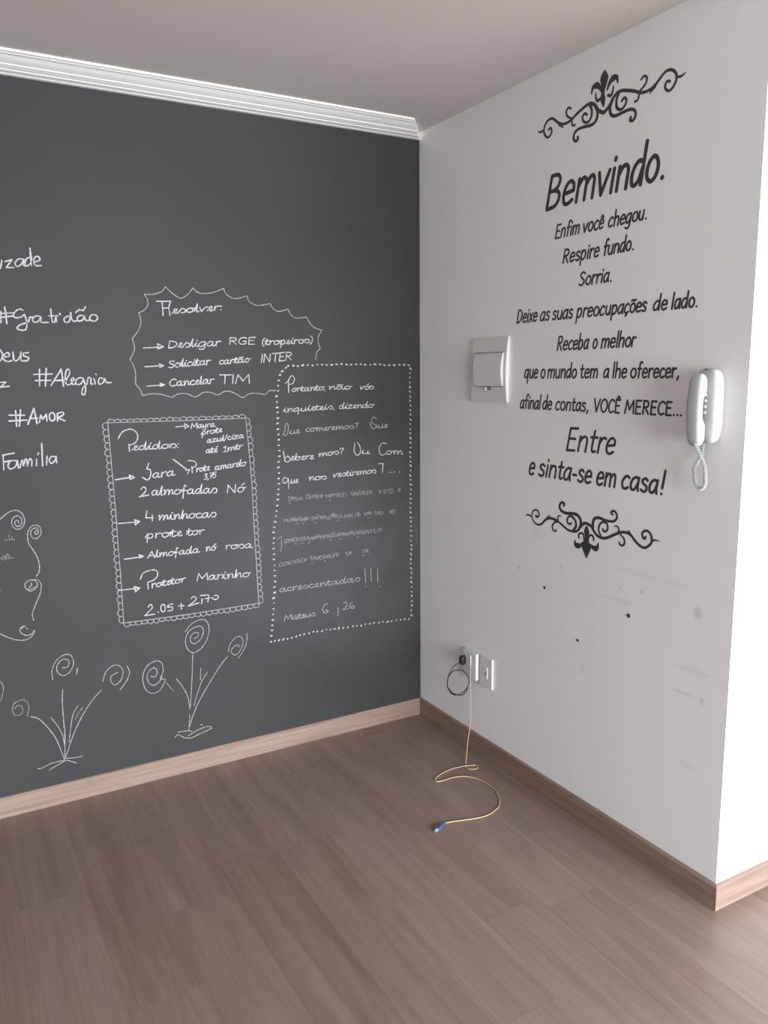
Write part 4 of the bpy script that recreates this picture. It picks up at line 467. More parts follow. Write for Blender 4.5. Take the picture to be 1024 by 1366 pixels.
    ('text_line', 'half rubbed out chalk line', 'faint', 0.0034, '!-697,913 -678,925/!-678,925 -677,879/!-678,903 -682,858/-664,904 -665,895 -661,892 -657,898 -659,905 -663,902/-656,910 -657,899 -650,896 -644,903 -648,910 -654,907/-645,896 -640,911 -637,897 -632,910 -627,895/-628,912 -627,894 -624,905 -621,908 -620,896/-620,912 -621,900 -615,896 -610,904 -614,914 -619,909/-619,887 -615,883 -608,885/-609,909 -610,900 -602,896 -595,902 -600,909 -607,906/-591,905 -586,912 -586,899 -580,897 -576,904/-588,886 -584,883 -577,885/-579,906 -573,912 -573,899 -566,897 -560,903/-561,905 -556,912 -556,898 -551,896 -547,903/-558,886 -554,882 -550,885/-547,895 -543,909 -540,896 -537,908 -533,894/-536,896 -534,907 -532,897 -529,906 -526,895/-524,912 -523,896 -519,906 -516,908 -515,898/-515,898 -511,915 -507,899 -503,914 -499,897/-499,909 -497,894 -493,903 -488,905 -487,895/-485,912 -484,894 -478,905 -473,907 -471,896/-472,895 -469,910 -466,896 -463,909 -460,894/-461,904 -456,910 -455,898 -450,896 -446,902/-458,885 -453,882 -448,884/-449,907 -445,916 -445,899 -441,896 -438,905/-439,908 -433,917 -433,900 -426,897 -421,906/-421,897 -419,912 -417,898 -414,911 -411,896/-408,915 -407,894 -401,906 -395,910 -393,896/-409,885 -405,881 -402,884/-390,911 -389,896 -386,905 -383,907 -382,898/-382,893 -377,908 -372,894 -367,907 -362,891/-361,897 -357,914 -353,898 -349,913 -345,895/-346,906 -347,898 -339,895 -332,900 -338,906 -344,904/-326,911 -324,894 -319,904 -315,906 -313,896/-326,884 -321,881 -314,883/-313,906 -307,914 -307,899 -300,896 -295,904/-300,902 -296,910 -295,895 -291,893 -287,901/-285,913 -283,892 -278,904 -272,907 -270,894/-273,902 -268,909 -267,895 -262,893 -258,900/-261,905 -255,911 -254,898 -248,896 -243,903/-243,904 -237,913 -237,896 -231,893 -227,902/-217,913 -216,894 -210,905 -204,908 -202,896'),
    ('text_line', 'half rubbed out chalk line', 'faint', 0.0034, '-676,811 -681,813 -689,808 -691,802 -685,797 -675,801/-662,814 -670,810 -673,803 -667,799 -659,802 -656,809 -660,813 -660,813 -657,812 -650,813/-653,802 -646,814 -646,814 -647,803 -644,801 -640,802/!-643,820 -641,822/-641,803 -631,816 -631,816 -624,815 -621,808 -626,803 -632,802/-602,816 -609,818 -616,813 -618,806 -614,803 -607,806 -601,817 -601,817 -603,806 -600,803 -595,806/-596,806 -587,819 -587,819 -579,818 -576,812 -580,805 -588,805/-574,819 -573,805 -569,814 -566,816 -565,807/-550,816 -545,825 -545,807 -539,805 -534,814/-547,796 -543,792 -536,794/-537,809 -534,824 -531,810 -527,823 -524,808/-524,805 -521,817 -519,805 -516,816 -513,803/-513,808 -511,822 -509,809 -506,821 -504,807/-503,820 -505,808 -497,803 -490,811 -495,821 -502,817/-484,823 -483,807 -477,816 -472,818 -470,809/-484,797 -480,793 -477,795/-473,806 -469,822 -466,807 -462,821 -458,804/-459,814 -454,821 -454,806 -448,804 -444,812/-442,827 -440,806 -434,818 -428,822 -427,808/-426,825 -424,808 -420,818 -416,821 -415,810/-383,816 -377,823 -376,808 -370,806 -365,813/-367,811 -363,824 -360,812 -357,824 -353,809/-299,827 -297,809 -291,820 -285,822 -283,811/-300,799 -295,795 -291,797/-284,808 -281,824 -277,809 -274,824 -270,806'),
    ('text_line', '', 'soft', 0.0038, '-670,701 -679,703 -690,699 -692,692 -686,689 -677,691 -669,701 -669,701 -671,691 -667,688 -660,690/-638,700 -645,703 -656,699 -657,693 -650,688 -634,690/!-630,703 -630,687/-629,696 -623,701 -616,702 -611,701/-612,689 -598,695 -594,701 -600,703 -604,699 -605,691 -600,687 -590,690/-590,689 -578,702 -578,702 -567,700 -563,694 -568,688 -578,688/-537,700 -546,702 -556,698 -558,692 -550,687 -534,689/-535,689 -522,695 -517,700 -522,702 -527,699 -528,690 -523,687 -512,689/-508,699 -504,701 -505,686 -505,686 -496,699 -489,701 -484,697 -485,689 -477,688/-478,688 -466,709 -466,709 -468,689 -463,686 -455,688/!-478,701 -454,702/-427,699 -437,702 -448,697 -451,690 -444,687 -435,689 -427,700 -427,700 -429,689 -424,685 -417,688/-390,699 -400,701 -412,697 -414,690 -408,686 -397,688 -386,713 -386,713 -391,689 -387,685 -380,688/-353,699 -363,701 -375,697 -377,689 -370,685 -361,689 -352,699 -352,699 -355,688 -349,685 -342,687/-343,688 -331,700 -331,700 -319,699 -314,692 -320,685 -331,686/!-289,737 -285,673/!-259,734 -257,673/!-225,731 -224,667/!-284,656 -283,654/!-218,647 -216,645'),
    ('text_line', '', 'soft', 0.0038, '!-676,560 -669,584 -659,567 -644,584 -644,560/-621,573 -627,575 -636,571 -638,564 -633,561 -626,563 -620,573 -620,573 -622,563 -619,560 -614,562/-615,562 -605,582 -605,582 -608,563 -604,560 -597,562/!-614,575 -597,575/-598,563 -587,568 -583,574 -587,575 -592,572 -593,564 -588,561 -581,562/-581,562 -575,574 -575,574 -576,563 -572,560 -564,564 -559,574 -559,574 -561,563 -558,560 -555,562/-556,563 -545,575 -545,575 -537,573 -534,567 -539,561 -546,561/-472,604 -487,603 -498,582 -486,565 -471,571 -484,579/!-424,582 -424,543/-397,595 -384,599 -381,582 -400,567 -400,567 -371,567/!-353,595 -353,595/-352,595 -366,584 -365,572 -354,566 -343,568 -349,577 -360,574'),
  ]),
]
LETTERING = [
  ('largest black lettering, the word "Bemvindo.", at the top of the white wall', 0.0132, [
    '!842,2234 818,2130/842,2234 842,2234 871,2233 884,2219 874,2196 852,2186 831,2185/852,2186 877,2177 878,2155 858,2135 818,2130 818,2130/904,2165 904,2165 949,2169 949,2169 950,2190 935,2200 915,2189 902,2162 904,2137 920,2131 943,2140/!976,2198 962,2130/972,2175 988,2194 1000,2198 1009,2187 1004,2158 999,2130/1008,2175 1025,2194 1036,2198 1044,2187 1040,2158 1035,2130/!1065,2198 1073,2131 1110,2198/!1129,2198 1116,2130/!1133,2222 1135,2228/!1152,2198 1140,2130/1147,2172 1164,2194 1178,2198 1187,2186 1183,2158 1178,2130/1246,2190 1233,2199 1214,2187 1202,2162 1202,2137 1213,2132 1229,2144 1243,2176/!1257,2247 1237,2130/1287,2199 1270,2187 1261,2165 1262,2142 1276,2131 1293,2142 1302,2165 1300,2187 1287,2199/!1318,2132 1320,2134',
  ]),
  ('small black lettering "Enfim você chegou." directly under the largest word', 0.0066, [
    '!893,2071 876,2071 866,2029 885,2029/!871,2051 886,2051/!899,2056 893,2029/897,2046 904,2055 911,2056 914,2051 912,2040 910,2029/943,2074 939,2076 934,2072 931,2062 924,2029/!924,2056 937,2056/!946,2056 940,2029/!948,2066 948,2069/!955,2056 950,2029/953,2047 960,2055 964,2056 968,2052 966,2040 963,2029/967,2047 974,2055 978,2056 981,2052 980,2040 977,2029',
    '!1002,2055 1005,2028 1021,2055/1037,2056 1029,2051 1024,2042 1025,2033 1031,2028 1039,2033 1044,2042 1043,2051 1037,2056/1068,2052 1063,2056 1055,2050 1050,2040 1051,2031 1057,2028 1064,2032/1073,2042 1073,2042 1089,2044 1089,2044 1090,2052 1084,2056 1077,2051 1072,2041 1073,2031 1079,2029 1087,2032/!1080,2061 1086,2068 1090,2061',
    '1131,2051 1126,2055 1118,2049 1113,2040 1114,2030 1120,2028 1127,2031/!1143,2074 1135,2027/1137,2044 1145,2053 1151,2054 1155,2049 1153,2038 1151,2027/1163,2041 1163,2041 1180,2043 1180,2043 1180,2051 1174,2055 1167,2050 1162,2040 1163,2030 1169,2028 1178,2031/1205,2051 1199,2054 1191,2050 1186,2040 1186,2030 1191,2028 1198,2033 1204,2045/1206,2054 1206,2054 1201,2028 1196,2015 1189,2012 1182,2015/1224,2054 1216,2050 1212,2041 1213,2032 1219,2028 1227,2032 1231,2041 1230,2050 1224,2054/1240,2054 1237,2037 1240,2029 1245,2028 1251,2035 1254,2044/!1256,2054 1251,2028/!1263,2028 1264,2029',
  ]),
  ('small black lettering "Respire fundo." third line of the greeting', 0.0066, [
    '!916,1985 908,1943/916,1985 916,1985 930,1985 935,1978 930,1968 912,1963 912,1963/!919,1964 930,1943/943,1958 943,1958 962,1959 962,1959 962,1968 955,1972 947,1967 942,1956 943,1946 950,1944 959,1948/988,1968 982,1972 974,1968 973,1962 979,1958 985,1954 983,1947 975,1944 968,1947/!998,1972 989,1927/996,1962 1002,1970 1009,1972 1014,1966 1012,1954 1004,1945 997,1945 993,1951/!1028,1972 1022,1944/!1029,1981 1030,1984/!1038,1972 1033,1944/1036,1961 1043,1969 1048,1972 1052,1970/1056,1959 1056,1959 1074,1961 1074,1961 1074,1969 1068,1973 1060,1968 1055,1958 1056,1947 1063,1945 1072,1949',
    '1117,1989 1113,1992 1108,1988 1105,1978 1099,1944/!1098,1971 1112,1972/1119,1972 1115,1955 1118,1946 1124,1945 1130,1952 1133,1961/!1135,1972 1130,1945/!1144,1972 1139,1945/1142,1962 1149,1971 1155,1972 1159,1967 1158,1956 1156,1945/1185,1969 1179,1973 1171,1968 1166,1958 1166,1948 1171,1946 1177,1951 1184,1963/!1189,1992 1181,1945/1203,1973 1195,1968 1191,1959 1192,1950 1198,1946 1205,1950 1209,1960 1208,1968 1203,1973/!1217,1946 1218,1947',
  ]),
  ('short black word "Sorria." fourth line of the greeting', 0.0066, [
    '1015,1898 1008,1903 998,1899 996,1891 1003,1884 1011,1876 1008,1867 998,1862 988,1866/1034,1889 1025,1884 1020,1875 1021,1866 1028,1862 1037,1866 1042,1875 1040,1884 1034,1889/!1052,1889 1047,1861/1050,1878 1056,1886 1062,1889 1066,1887/!1073,1889 1068,1862/1071,1878 1077,1886 1083,1889 1086,1887/!1094,1889 1089,1862/!1096,1898 1097,1901/1121,1886 1115,1889 1106,1885 1101,1875 1101,1865 1106,1862 1113,1867 1120,1880/!1122,1889 1118,1872 1119,1862/!1130,1862 1131,1863',
  ]),
  ('long black line "Deixe as suas preocupações de lado." above the white breaker box', 0.0066, [
    '!679,1806 669,1760/679,1806 679,1806 691,1803 697,1792 694,1777 683,1764 669,1760 669,1760/704,1776 704,1776 721,1777 721,1777 722,1787 716,1791 708,1786 703,1774 703,1764 709,1761 718,1765/!733,1790 726,1760/!736,1800 736,1803/!742,1790 752,1761/!758,1790 735,1760/762,1776 762,1776 779,1777 779,1777 780,1786 774,1791 767,1786 762,1774 762,1764 768,1761 776,1765',
    '822,1786 815,1790 806,1785 799,1774 799,1763 805,1761 813,1766 820,1780/!823,1789 818,1771 818,1760/846,1786 841,1790 833,1786 832,1780 838,1776 843,1771 841,1764 834,1761 827,1764',
    '881,1785 875,1789 868,1785 867,1780 873,1775 878,1771 876,1764 869,1760 862,1764/891,1789 887,1771 890,1761 896,1761 904,1768 907,1778/!910,1789 904,1760/937,1785 931,1789 922,1784 915,1774 915,1763 921,1761 929,1766 936,1779/!938,1789 934,1770 934,1760/961,1785 956,1789 948,1785 947,1779 953,1775 958,1771 957,1764 949,1760 943,1764',
    '!987,1788 978,1742/985,1778 991,1786 999,1788 1004,1782 1001,1769 993,1761 986,1761 983,1767/!1017,1788 1011,1760/1014,1777 1021,1785 1027,1788 1031,1786/1035,1774 1035,1774 1054,1776 1054,1776 1054,1784 1047,1788 1039,1784 1034,1773 1035,1762 1042,1760 1051,1764/1074,1788 1066,1783 1061,1774 1062,1764 1069,1760 1078,1764 1083,1774 1081,1783 1074,1788/1108,1784 1103,1788 1094,1782 1089,1772 1090,1762 1097,1760 1104,1764/1117,1787 1114,1770 1117,1761 1123,1760 1129,1767 1133,1776/!1134,1787 1130,1760/!1144,1787 1137,1743/1143,1778 1149,1785 1155,1787 1160,1781 1158,1769 1151,1761 1144,1760 1141,1767/1187,1783 1181,1787 1173,1782 1167,1772 1168,1762 1173,1760 1180,1765 1187,1778/!1189,1787 1185,1769 1185,1760/1212,1783 1207,1787 1199,1782 1194,1772 1195,1762 1201,1760 1209,1763/1201,1760 1202,1755 1197,1751/1229,1787 1221,1782 1217,1773 1218,1764 1224,1760 1232,1764 1236,1773 1235,1782 1229,1787/1222,1794 1227,1797 1233,1794 1239,1797/1243,1773 1243,1773 1259,1775 1259,1775 1259,1783 1253,1787 1246,1783 1242,1772 1243,1762 1249,1760 1257,1763/1281,1783 1275,1787 1269,1783 1268,1778 1273,1774 1278,1769 1277,1763 1271,1760 1264,1763',
    '1331,1782 1324,1786 1315,1781 1309,1772 1310,1762 1316,1760 1323,1764 1330,1777/!1335,1805 1328,1759/1340,1773 1340,1773 1358,1774 1358,1774 1358,1782 1351,1786 1344,1782 1339,1772 1341,1762 1347,1759 1356,1763',
    '!1384,1804 1377,1759/1406,1782 1400,1785 1392,1781 1388,1771 1388,1762 1393,1759 1399,1764 1405,1776/!1407,1785 1404,1768 1404,1759/1431,1782 1425,1785 1417,1781 1412,1771 1413,1762 1418,1759 1424,1764 1430,1776/!1434,1804 1428,1759/1448,1785 1441,1781 1438,1772 1439,1763 1445,1759 1452,1763 1456,1772 1454,1781 1448,1785/!1464,1759 1464,1760',
  ]),
  ('black line "Receba o melhor" right of the breaker box top', 0.0066, [
    '!899,1701 890,1656/899,1701 899,1701 911,1701 915,1693 911,1683 894,1678 894,1678/!901,1678 910,1656/922,1671 922,1671 940,1673 940,1673 940,1682 934,1686 926,1681 921,1670 922,1659 928,1657 937,1660/966,1682 961,1686 952,1680 947,1669 947,1659 954,1657 961,1661/971,1671 971,1671 988,1673 988,1673 989,1682 983,1686 975,1681 970,1670 971,1659 977,1657 986,1661/!1003,1707 993,1656/997,1676 1003,1684 1009,1686 1013,1679 1011,1667 1004,1658 997,1657 995,1664/1040,1682 1035,1686 1026,1681 1021,1670 1021,1659 1026,1657 1033,1662 1039,1676/!1042,1686 1037,1667 1037,1657',
    '1074,1686 1067,1681 1063,1671 1063,1661 1069,1657 1076,1661 1080,1671 1079,1681 1074,1686',
    '!1104,1685 1099,1656/1102,1676 1109,1683 1114,1685 1118,1680 1116,1668 1114,1657/1117,1676 1124,1683 1129,1685 1132,1680 1131,1668 1129,1657/1140,1671 1140,1671 1158,1673 1158,1673 1158,1682 1152,1686 1144,1681 1139,1670 1141,1660 1147,1657 1156,1661/!1173,1706 1165,1657/!1183,1706 1175,1657/1178,1674 1185,1683 1192,1685 1196,1680 1194,1668 1192,1657/1216,1685 1208,1680 1203,1671 1205,1661 1211,1657 1219,1661 1223,1671 1222,1680 1216,1685/!1233,1685 1228,1657/1231,1674 1236,1682 1242,1685 1245,1683',
  ]),
  ('black line "que o mundo tem a lhe oferecer," left of the intercom top', 0.0066, [
    '739,1588 733,1592 724,1587 719,1576 719,1565 725,1563 731,1568 738,1582/!740,1592 733,1544/750,1592 747,1573 749,1563 755,1563 761,1570 764,1580/!766,1592 762,1562/773,1577 773,1577 789,1579 789,1579 790,1588 784,1592 777,1588 772,1576 773,1565 779,1562 787,1566',
    '821,1592 813,1587 809,1577 810,1567 817,1562 825,1567 829,1577 828,1587 821,1592',
    '!848,1591 844,1562/847,1582 854,1590 859,1591 862,1587 861,1574 860,1562/862,1582 869,1590 874,1591 878,1587 877,1574 875,1562/888,1591 886,1573 889,1563 895,1563 902,1570 905,1580/!906,1591 902,1562/!916,1591 912,1562/915,1580 922,1589 928,1591 933,1586 931,1574 930,1562/960,1587 954,1591 945,1586 940,1576 941,1565 946,1563 953,1568 959,1581/!964,1612 957,1562/980,1591 972,1586 968,1577 969,1567 976,1562 984,1567 988,1577 986,1586 980,1591',
    '1017,1603 1012,1571 1014,1563 1021,1564/!1008,1590 1024,1591/1029,1577 1029,1577 1047,1578 1047,1578 1047,1587 1040,1591 1033,1586 1028,1575 1030,1565 1037,1562 1045,1566/!1057,1590 1054,1562/1056,1581 1062,1589 1067,1590 1071,1586 1070,1574 1068,1562/1071,1581 1077,1589 1082,1590 1085,1586 1085,1574 1083,1562',
    '1135,1587 1129,1590 1120,1585 1115,1575 1116,1565 1121,1563 1128,1568 1134,1581/!1136,1590 1133,1572 1134,1562',
    '!1160,1610 1155,1562/!1171,1610 1165,1562/1167,1579 1174,1588 1181,1590 1185,1585 1184,1573 1183,1562/1194,1576 1194,1576 1211,1578 1211,1578 1211,1586 1204,1590 1197,1586 1193,1575 1195,1565 1201,1562 1210,1566',
    '1242,1590 1234,1585 1230,1576 1232,1566 1239,1562 1247,1566 1251,1576 1249,1585 1242,1590/1276,1606 1272,1609 1267,1605 1265,1595 1261,1562/!1258,1589 1272,1589/1278,1576 1278,1576 1295,1577 1295,1577 1294,1586 1288,1590 1281,1585 1277,1575 1279,1565 1285,1562 1293,1566/!1304,1589 1301,1562/1303,1579 1308,1586 1313,1589 1317,1587/1322,1576 1322,1576 1338,1577 1338,1577 1338,1586 1332,1589 1325,1585 1321,1575 1323,1565 1329,1562 1337,1566/1361,1585 1356,1589 1349,1584 1345,1574 1347,1565 1353,1562 1360,1566/1367,1576 1367,1576 1383,1577 1383,1577 1383,1585 1377,1589 1370,1585 1367,1575 1368,1565 1375,1562 1382,1566/!1392,1589 1390,1562/1391,1578 1396,1586 1401,1589 1404,1587/!1413,1565 1409,1555',
  ]),
  ('black line "afinal de contas, VOCÊ MERECE..." ending beside the intercom', 0.0066, [
    '717,1478 711,1482 703,1477 698,1466 698,1455 703,1453 710,1458 716,1472/!718,1482 714,1463 715,1452/744,1500 740,1503 735,1499 732,1488 727,1452/!725,1481 739,1481/!747,1481 742,1452/!749,1491 749,1494/!757,1481 752,1452/755,1470 762,1479 768,1481 771,1476 770,1464 768,1452/797,1477 791,1481 783,1476 778,1466 778,1455 783,1452 790,1458 796,1471/!798,1481 794,1462 795,1452/!811,1502 803,1452',
    '842,1477 836,1481 828,1476 822,1466 823,1455 828,1453 835,1458 841,1471/!846,1502 839,1452/850,1467 850,1467 867,1468 867,1468 867,1477 861,1481 854,1477 849,1465 851,1455 857,1452 865,1456',
    '909,1477 904,1481 895,1475 890,1465 891,1455 899,1452 906,1456/928,1481 919,1476 915,1467 917,1457 924,1452 933,1457 937,1466 935,1476 928,1481/!947,1480 943,1452/945,1469 952,1478 959,1480 963,1475 962,1463 961,1452/981,1492 976,1461 978,1453 985,1454/!972,1479 988,1480/1012,1476 1006,1480 997,1475 992,1465 993,1455 998,1453 1005,1458 1011,1470/!1013,1480 1010,1462 1011,1452/1036,1476 1030,1480 1023,1476 1022,1471 1028,1467 1034,1462 1033,1455 1026,1452 1019,1455/!1047,1455 1042,1445',
    '!1078,1494 1086,1452 1103,1493/1123,1493 1113,1487 1107,1473 1110,1459 1119,1452 1129,1459 1135,1473 1132,1487 1123,1493/1166,1487 1159,1493 1150,1489 1143,1476 1143,1460 1150,1452 1162,1456/!1191,1492 1174,1493 1170,1452 1187,1452/!1172,1474 1186,1474/!1178,1497 1184,1504 1190,1497',
    '!1211,1452 1220,1492 1230,1463 1247,1492 1246,1452/!1278,1492 1259,1492 1255,1452 1275,1452/!1258,1473 1273,1473/!1289,1492 1285,1452/1289,1492 1289,1492 1301,1491 1306,1485 1303,1475 1287,1471 1287,1471/!1293,1472 1306,1452/!1338,1491 1319,1491 1316,1452 1334,1452/!1318,1473 1333,1473/1369,1486 1362,1491 1352,1487 1345,1474 1346,1460 1354,1453 1365,1456/!1394,1490 1377,1491 1374,1452 1392,1452/!1375,1473 1390,1473/!1403,1453 1404,1453/!1416,1453 1417,1453/!1429,1453 1430,1453',
  ]),
  ('larger black word "Entre" near the bottom of the greeting', 0.0090, [
    '!1005,1393 969,1392 952,1316 989,1317/!961,1357 992,1357/!1018,1367 1007,1317/1014,1348 1029,1364 1042,1367 1049,1358 1046,1338 1041,1317/1085,1389 1072,1333 1075,1320 1087,1322/!1067,1367 1096,1368/!1110,1368 1099,1318/1106,1349 1117,1363 1128,1369 1135,1366/1141,1344 1141,1344 1173,1348 1173,1348 1174,1363 1163,1370 1149,1362 1139,1342 1141,1324 1153,1319 1168,1326',
  ]),
  ('black line "e sinta-se em casa!" closing the greeting above the lower ornament', 0.0090, [
    '758,1235 758,1235 783,1237 783,1237 784,1250 776,1256 764,1249 757,1233 757,1217 767,1213 779,1218',
    '840,1250 830,1256 818,1250 817,1242 826,1236 835,1229 832,1218 821,1213 809,1218/!857,1255 848,1213/!860,1270 861,1274/!874,1255 865,1213/870,1239 882,1253 893,1255 899,1247 897,1230 894,1213/929,1273 919,1226 921,1214 931,1216/!914,1254 938,1255/975,1250 965,1255 952,1248 943,1233 943,1217 951,1213 963,1221 973,1241/!977,1255 970,1228 971,1212/!986,1234 1003,1234/1038,1249 1030,1255 1019,1249 1018,1241 1026,1235 1034,1228 1032,1218 1022,1213 1011,1218/1047,1234 1047,1234 1073,1236 1073,1236 1073,1249 1064,1255 1053,1248 1046,1232 1048,1217 1057,1213 1070,1218',
    '1103,1234 1103,1234 1128,1237 1128,1237 1128,1250 1120,1256 1109,1249 1102,1233 1103,1217 1113,1213 1125,1219/!1143,1255 1136,1213/1141,1241 1150,1252 1157,1254 1162,1248 1160,1230 1157,1213/1161,1240 1171,1252 1178,1254 1182,1248 1181,1230 1178,1213',
    '1242,1250 1233,1255 1220,1247 1212,1232 1215,1217 1225,1214 1237,1219/1281,1249 1271,1255 1257,1248 1249,1233 1250,1217 1259,1214 1269,1222 1279,1240/!1282,1254 1277,1228 1278,1213/1316,1249 1308,1255 1297,1249 1296,1241 1305,1235 1313,1228 1311,1218 1301,1213 1290,1218/1354,1249 1345,1254 1332,1247 1325,1232 1326,1217 1334,1214 1344,1221 1353,1240/!1356,1254 1351,1228 1352,1213/!1383,1286 1374,1232/!1371,1214 1371,1215',
  ]),
]
LOWER = [
    ('740,1055 752,1061 775,1056', 0.0023, 0.0078, 0.0055),
    ('804,1061 796,1064 803,1059 815,1068 809,1082 794,1085 780,1076 775,1059 785,1041 807,1032 829,1038 848,1054 864,1064 891,1066 914,1061', 0.0078, 0.0058, 0.0109),
    ('860,1062 873,1076', 0.0125, 0.0094, 0.0031),
    ('915,1060 898,1053 888,1038 894,1025 905,1023 910,1029', 0.0078, 0.0070, 0.0062),
    ('918,1059 916,1073 921,1082 931,1081', 0.0078, 0.0062, 0.0039),
    ('915,1061 938,1052 964,1040 990,1037 1012,1041 1026,1054 1031,1069 1028,1086 1011,1098 988,1099 958,1096 936,1100 924,1110 925,1123 935,1131 947,1128 944,1120', 0.0070, 0.0117, 0.0086),
    ('997,1043 1008,1057 1005,1075 990,1087 975,1088 965,1078 965,1066 976,1060 985,1065', 0.0109, 0.0078, 0.0078),
    ('1021,1047 1034,1067 1051,1075', 0.0094, 0.0109, 0.0109),
    ('1028,1057 1041,1070 1055,1075 1070,1073 1085,1066 1096,1053 1113,1041 1137,1038 1160,1044 1187,1058 1217,1071 1239,1073 1256,1069 1274,1055 1296,1041 1316,1038 1333,1048 1343,1062 1339,1082 1327,1092 1313,1091 1304,1082 1306,1071 1315,1066 1318,1073', 0.0109, 0.0094, 0.0078),
    ('1089,1064 1089,1085 1098,1099 1118,1103 1142,1099 1166,1099 1185,1103 1196,1117 1189,1132 1177,1135 1169,1128 1176,1123', 0.0125, 0.0086, 0.0078),
    ('1127,1043 1116,1062 1121,1082 1136,1092 1152,1089 1157,1075 1150,1063 1138,1062 1135,1068', 0.0078, 0.0078, 0.0078),
    ('1204,1068 1205,1081 1195,1088 1186,1085', 0.0078, 0.0062, 0.0039),
    ('1214,1062 1229,1052 1232,1037 1223,1028 1211,1031 1210,1037', 0.0062, 0.0078, 0.0062),
    ('1254,1070 1246,1083', 0.0125, 0.0094, 0.0031),
    ('1340,1057 1351,1068 1374,1069', 0.0070, 0.0070, 0.0023),
    ('1060,1061 1060,1052 1061,1041 1061,1020', 0.0125, 0.0265, 0.0140),
    ('1061,1026 1061,1005 1062,980 1063,958', 0.0140, 0.0452, 0.0062),
    ('1024,1020 1024,1032 1036,1038 1046,1033 1049,1015', 0.0078, 0.0078, 0.0062),
    ('1005,1007 1009,994 1027,992 1048,1007', 0.0055, 0.0211, 0.0070),
    ('1095,1024 1093,1034 1084,1039 1074,1034 1069,1021', 0.0078, 0.0078, 0.0062),
    ('1116,1016 1112,1000 1096,997 1073,1007', 0.0055, 0.0211, 0.0070),
]
UPPER = [
    ('765,2394 778,2390 794,2392', 0.0039, 0.0078, 0.0070),
    ('1384,2394 1371,2390 1355,2392', 0.0039, 0.0078, 0.0070),
    ('818,2388 828,2391 835,2379 826,2366 812,2365 798,2379 795,2396 805,2412 820,2419 838,2418 855,2406 875,2392 899,2386 926,2389 950,2400 978,2410 1001,2416 1021,2415 1039,2402 1051,2387 1068,2376 1078,2374', 0.0078, 0.0086, 0.0117),
    ('1331,2388 1321,2391 1314,2379 1323,2366 1337,2365 1351,2379 1354,2396 1344,2412 1329,2419 1312,2418 1294,2406 1274,2392 1250,2386 1223,2389 1199,2400 1171,2410 1148,2416 1128,2415 1110,2402 1098,2387 1081,2376 1071,2374', 0.0078, 0.0086, 0.0117),
    ('873,2392 891,2376', 0.0140, 0.0109, 0.0031),
    ('1276,2392 1258,2376', 0.0140, 0.0109, 0.0031),
    ('930,2394 909,2407 904,2423 915,2431 926,2425', 0.0070, 0.0078, 0.0070),
    ('1219,2394 1240,2407 1245,2423 1234,2431 1223,2425', 0.0070, 0.0078, 0.0070),
    ('931,2386 935,2373 945,2369 948,2372', 0.0070, 0.0070, 0.0055),
    ('1218,2386 1214,2373 1204,2369 1201,2372', 0.0070, 0.0070, 0.0055),
    ('1037,2405 1048,2382 1043,2360 1024,2351 992,2353 962,2353 945,2344 943,2328 953,2319 963,2323 961,2330', 0.0117, 0.0094, 0.0094),
    ('1113,2405 1101,2382 1106,2360 1125,2351 1157,2353 1187,2353 1204,2344 1206,2328 1196,2319 1186,2323 1188,2330', 0.0117, 0.0094, 0.0094),
    ('1013,2413 1022,2394 1019,2373 1004,2363 987,2370 981,2384 990,2393 1001,2387', 0.0101, 0.0086, 0.0086),
    ('1136,2413 1127,2394 1130,2373 1146,2363 1162,2370 1168,2384 1159,2393 1149,2387', 0.0101, 0.0086, 0.0086),
    ('1073,2495 1072,2484 1072,2462 1070,2439', 0.0062, 0.0359, 0.0125),
    ('1070,2439 1068,2422 1071,2406 1073,2395', 0.0109, 0.0218, 0.0094),
    ('1019,2444 1024,2460 1040,2462 1053,2453 1064,2436', 0.0055, 0.0203, 0.0062),
    ('1130,2444 1125,2460 1110,2462 1096,2453 1086,2436', 0.0055, 0.0203, 0.0062),
    ('1037,2439 1039,2425 1048,2415 1058,2419', 0.0055, 0.0094, 0.0094),
    ('1112,2439 1110,2425 1102,2415 1091,2419', 0.0055, 0.0094, 0.0094),
]
FIBRE_FLOOR = [ (-0.1168, -0.5323, 0.0024), (-0.1304, -0.5648, 0.0024), (-0.1216, -0.5822, 0.0024), (-0.1023, -0.5862, 0.0024), (-0.0897, -0.5806, 0.0024), (-0.0870, -0.5652, 0.0024), (-0.0967, -0.5575, 0.0024), (-0.1300, -0.5510, 0.0060), (-0.1613, -0.5419, 0.0040), (-0.1913, -0.5381, 0.0024), (-0.2442, -0.5482, 0.0024), (-0.2849, -0.5673, 0.0024), (-0.2982, -0.5807, 0.0024), (-0.2957, -0.5953, 0.0024), (-0.2645, -0.5989, 0.0024), (-0.2325, -0.5984, 0.0024), (-0.2041, -0.6035, 0.0024), (-0.1800, -0.6151, 0.0024), (-0.1525, -0.6475, 0.0024), (-0.1431, -0.6725, 0.0024), (-0.1387, -0.7039, 0.0024), (-0.1384, -0.7341, 0.0024), (-0.1435, -0.7649, 0.0024), (-0.1587, -0.8054, 0.0024), (-0.1781, -0.8381, 0.0024), (-0.1992, -0.8610, 0.0024), (-0.2189, -0.8741, 0.0024), (-0.2701, -0.8915, 0.0024), (-0.3189, -0.8886, 0.0024), (-0.3711, -0.8739, 0.0024), (-0.4051, -0.8634, 0.0024), (-0.4379, -0.8606, 0.0045) ]
CONN = [ (-0.4466, -0.8645, 0.0060), (-0.4597, -0.8689, 0.0060), (-0.5018, -0.8875, 0.0060), (-0.5107, -0.8919, 0.0060) ]
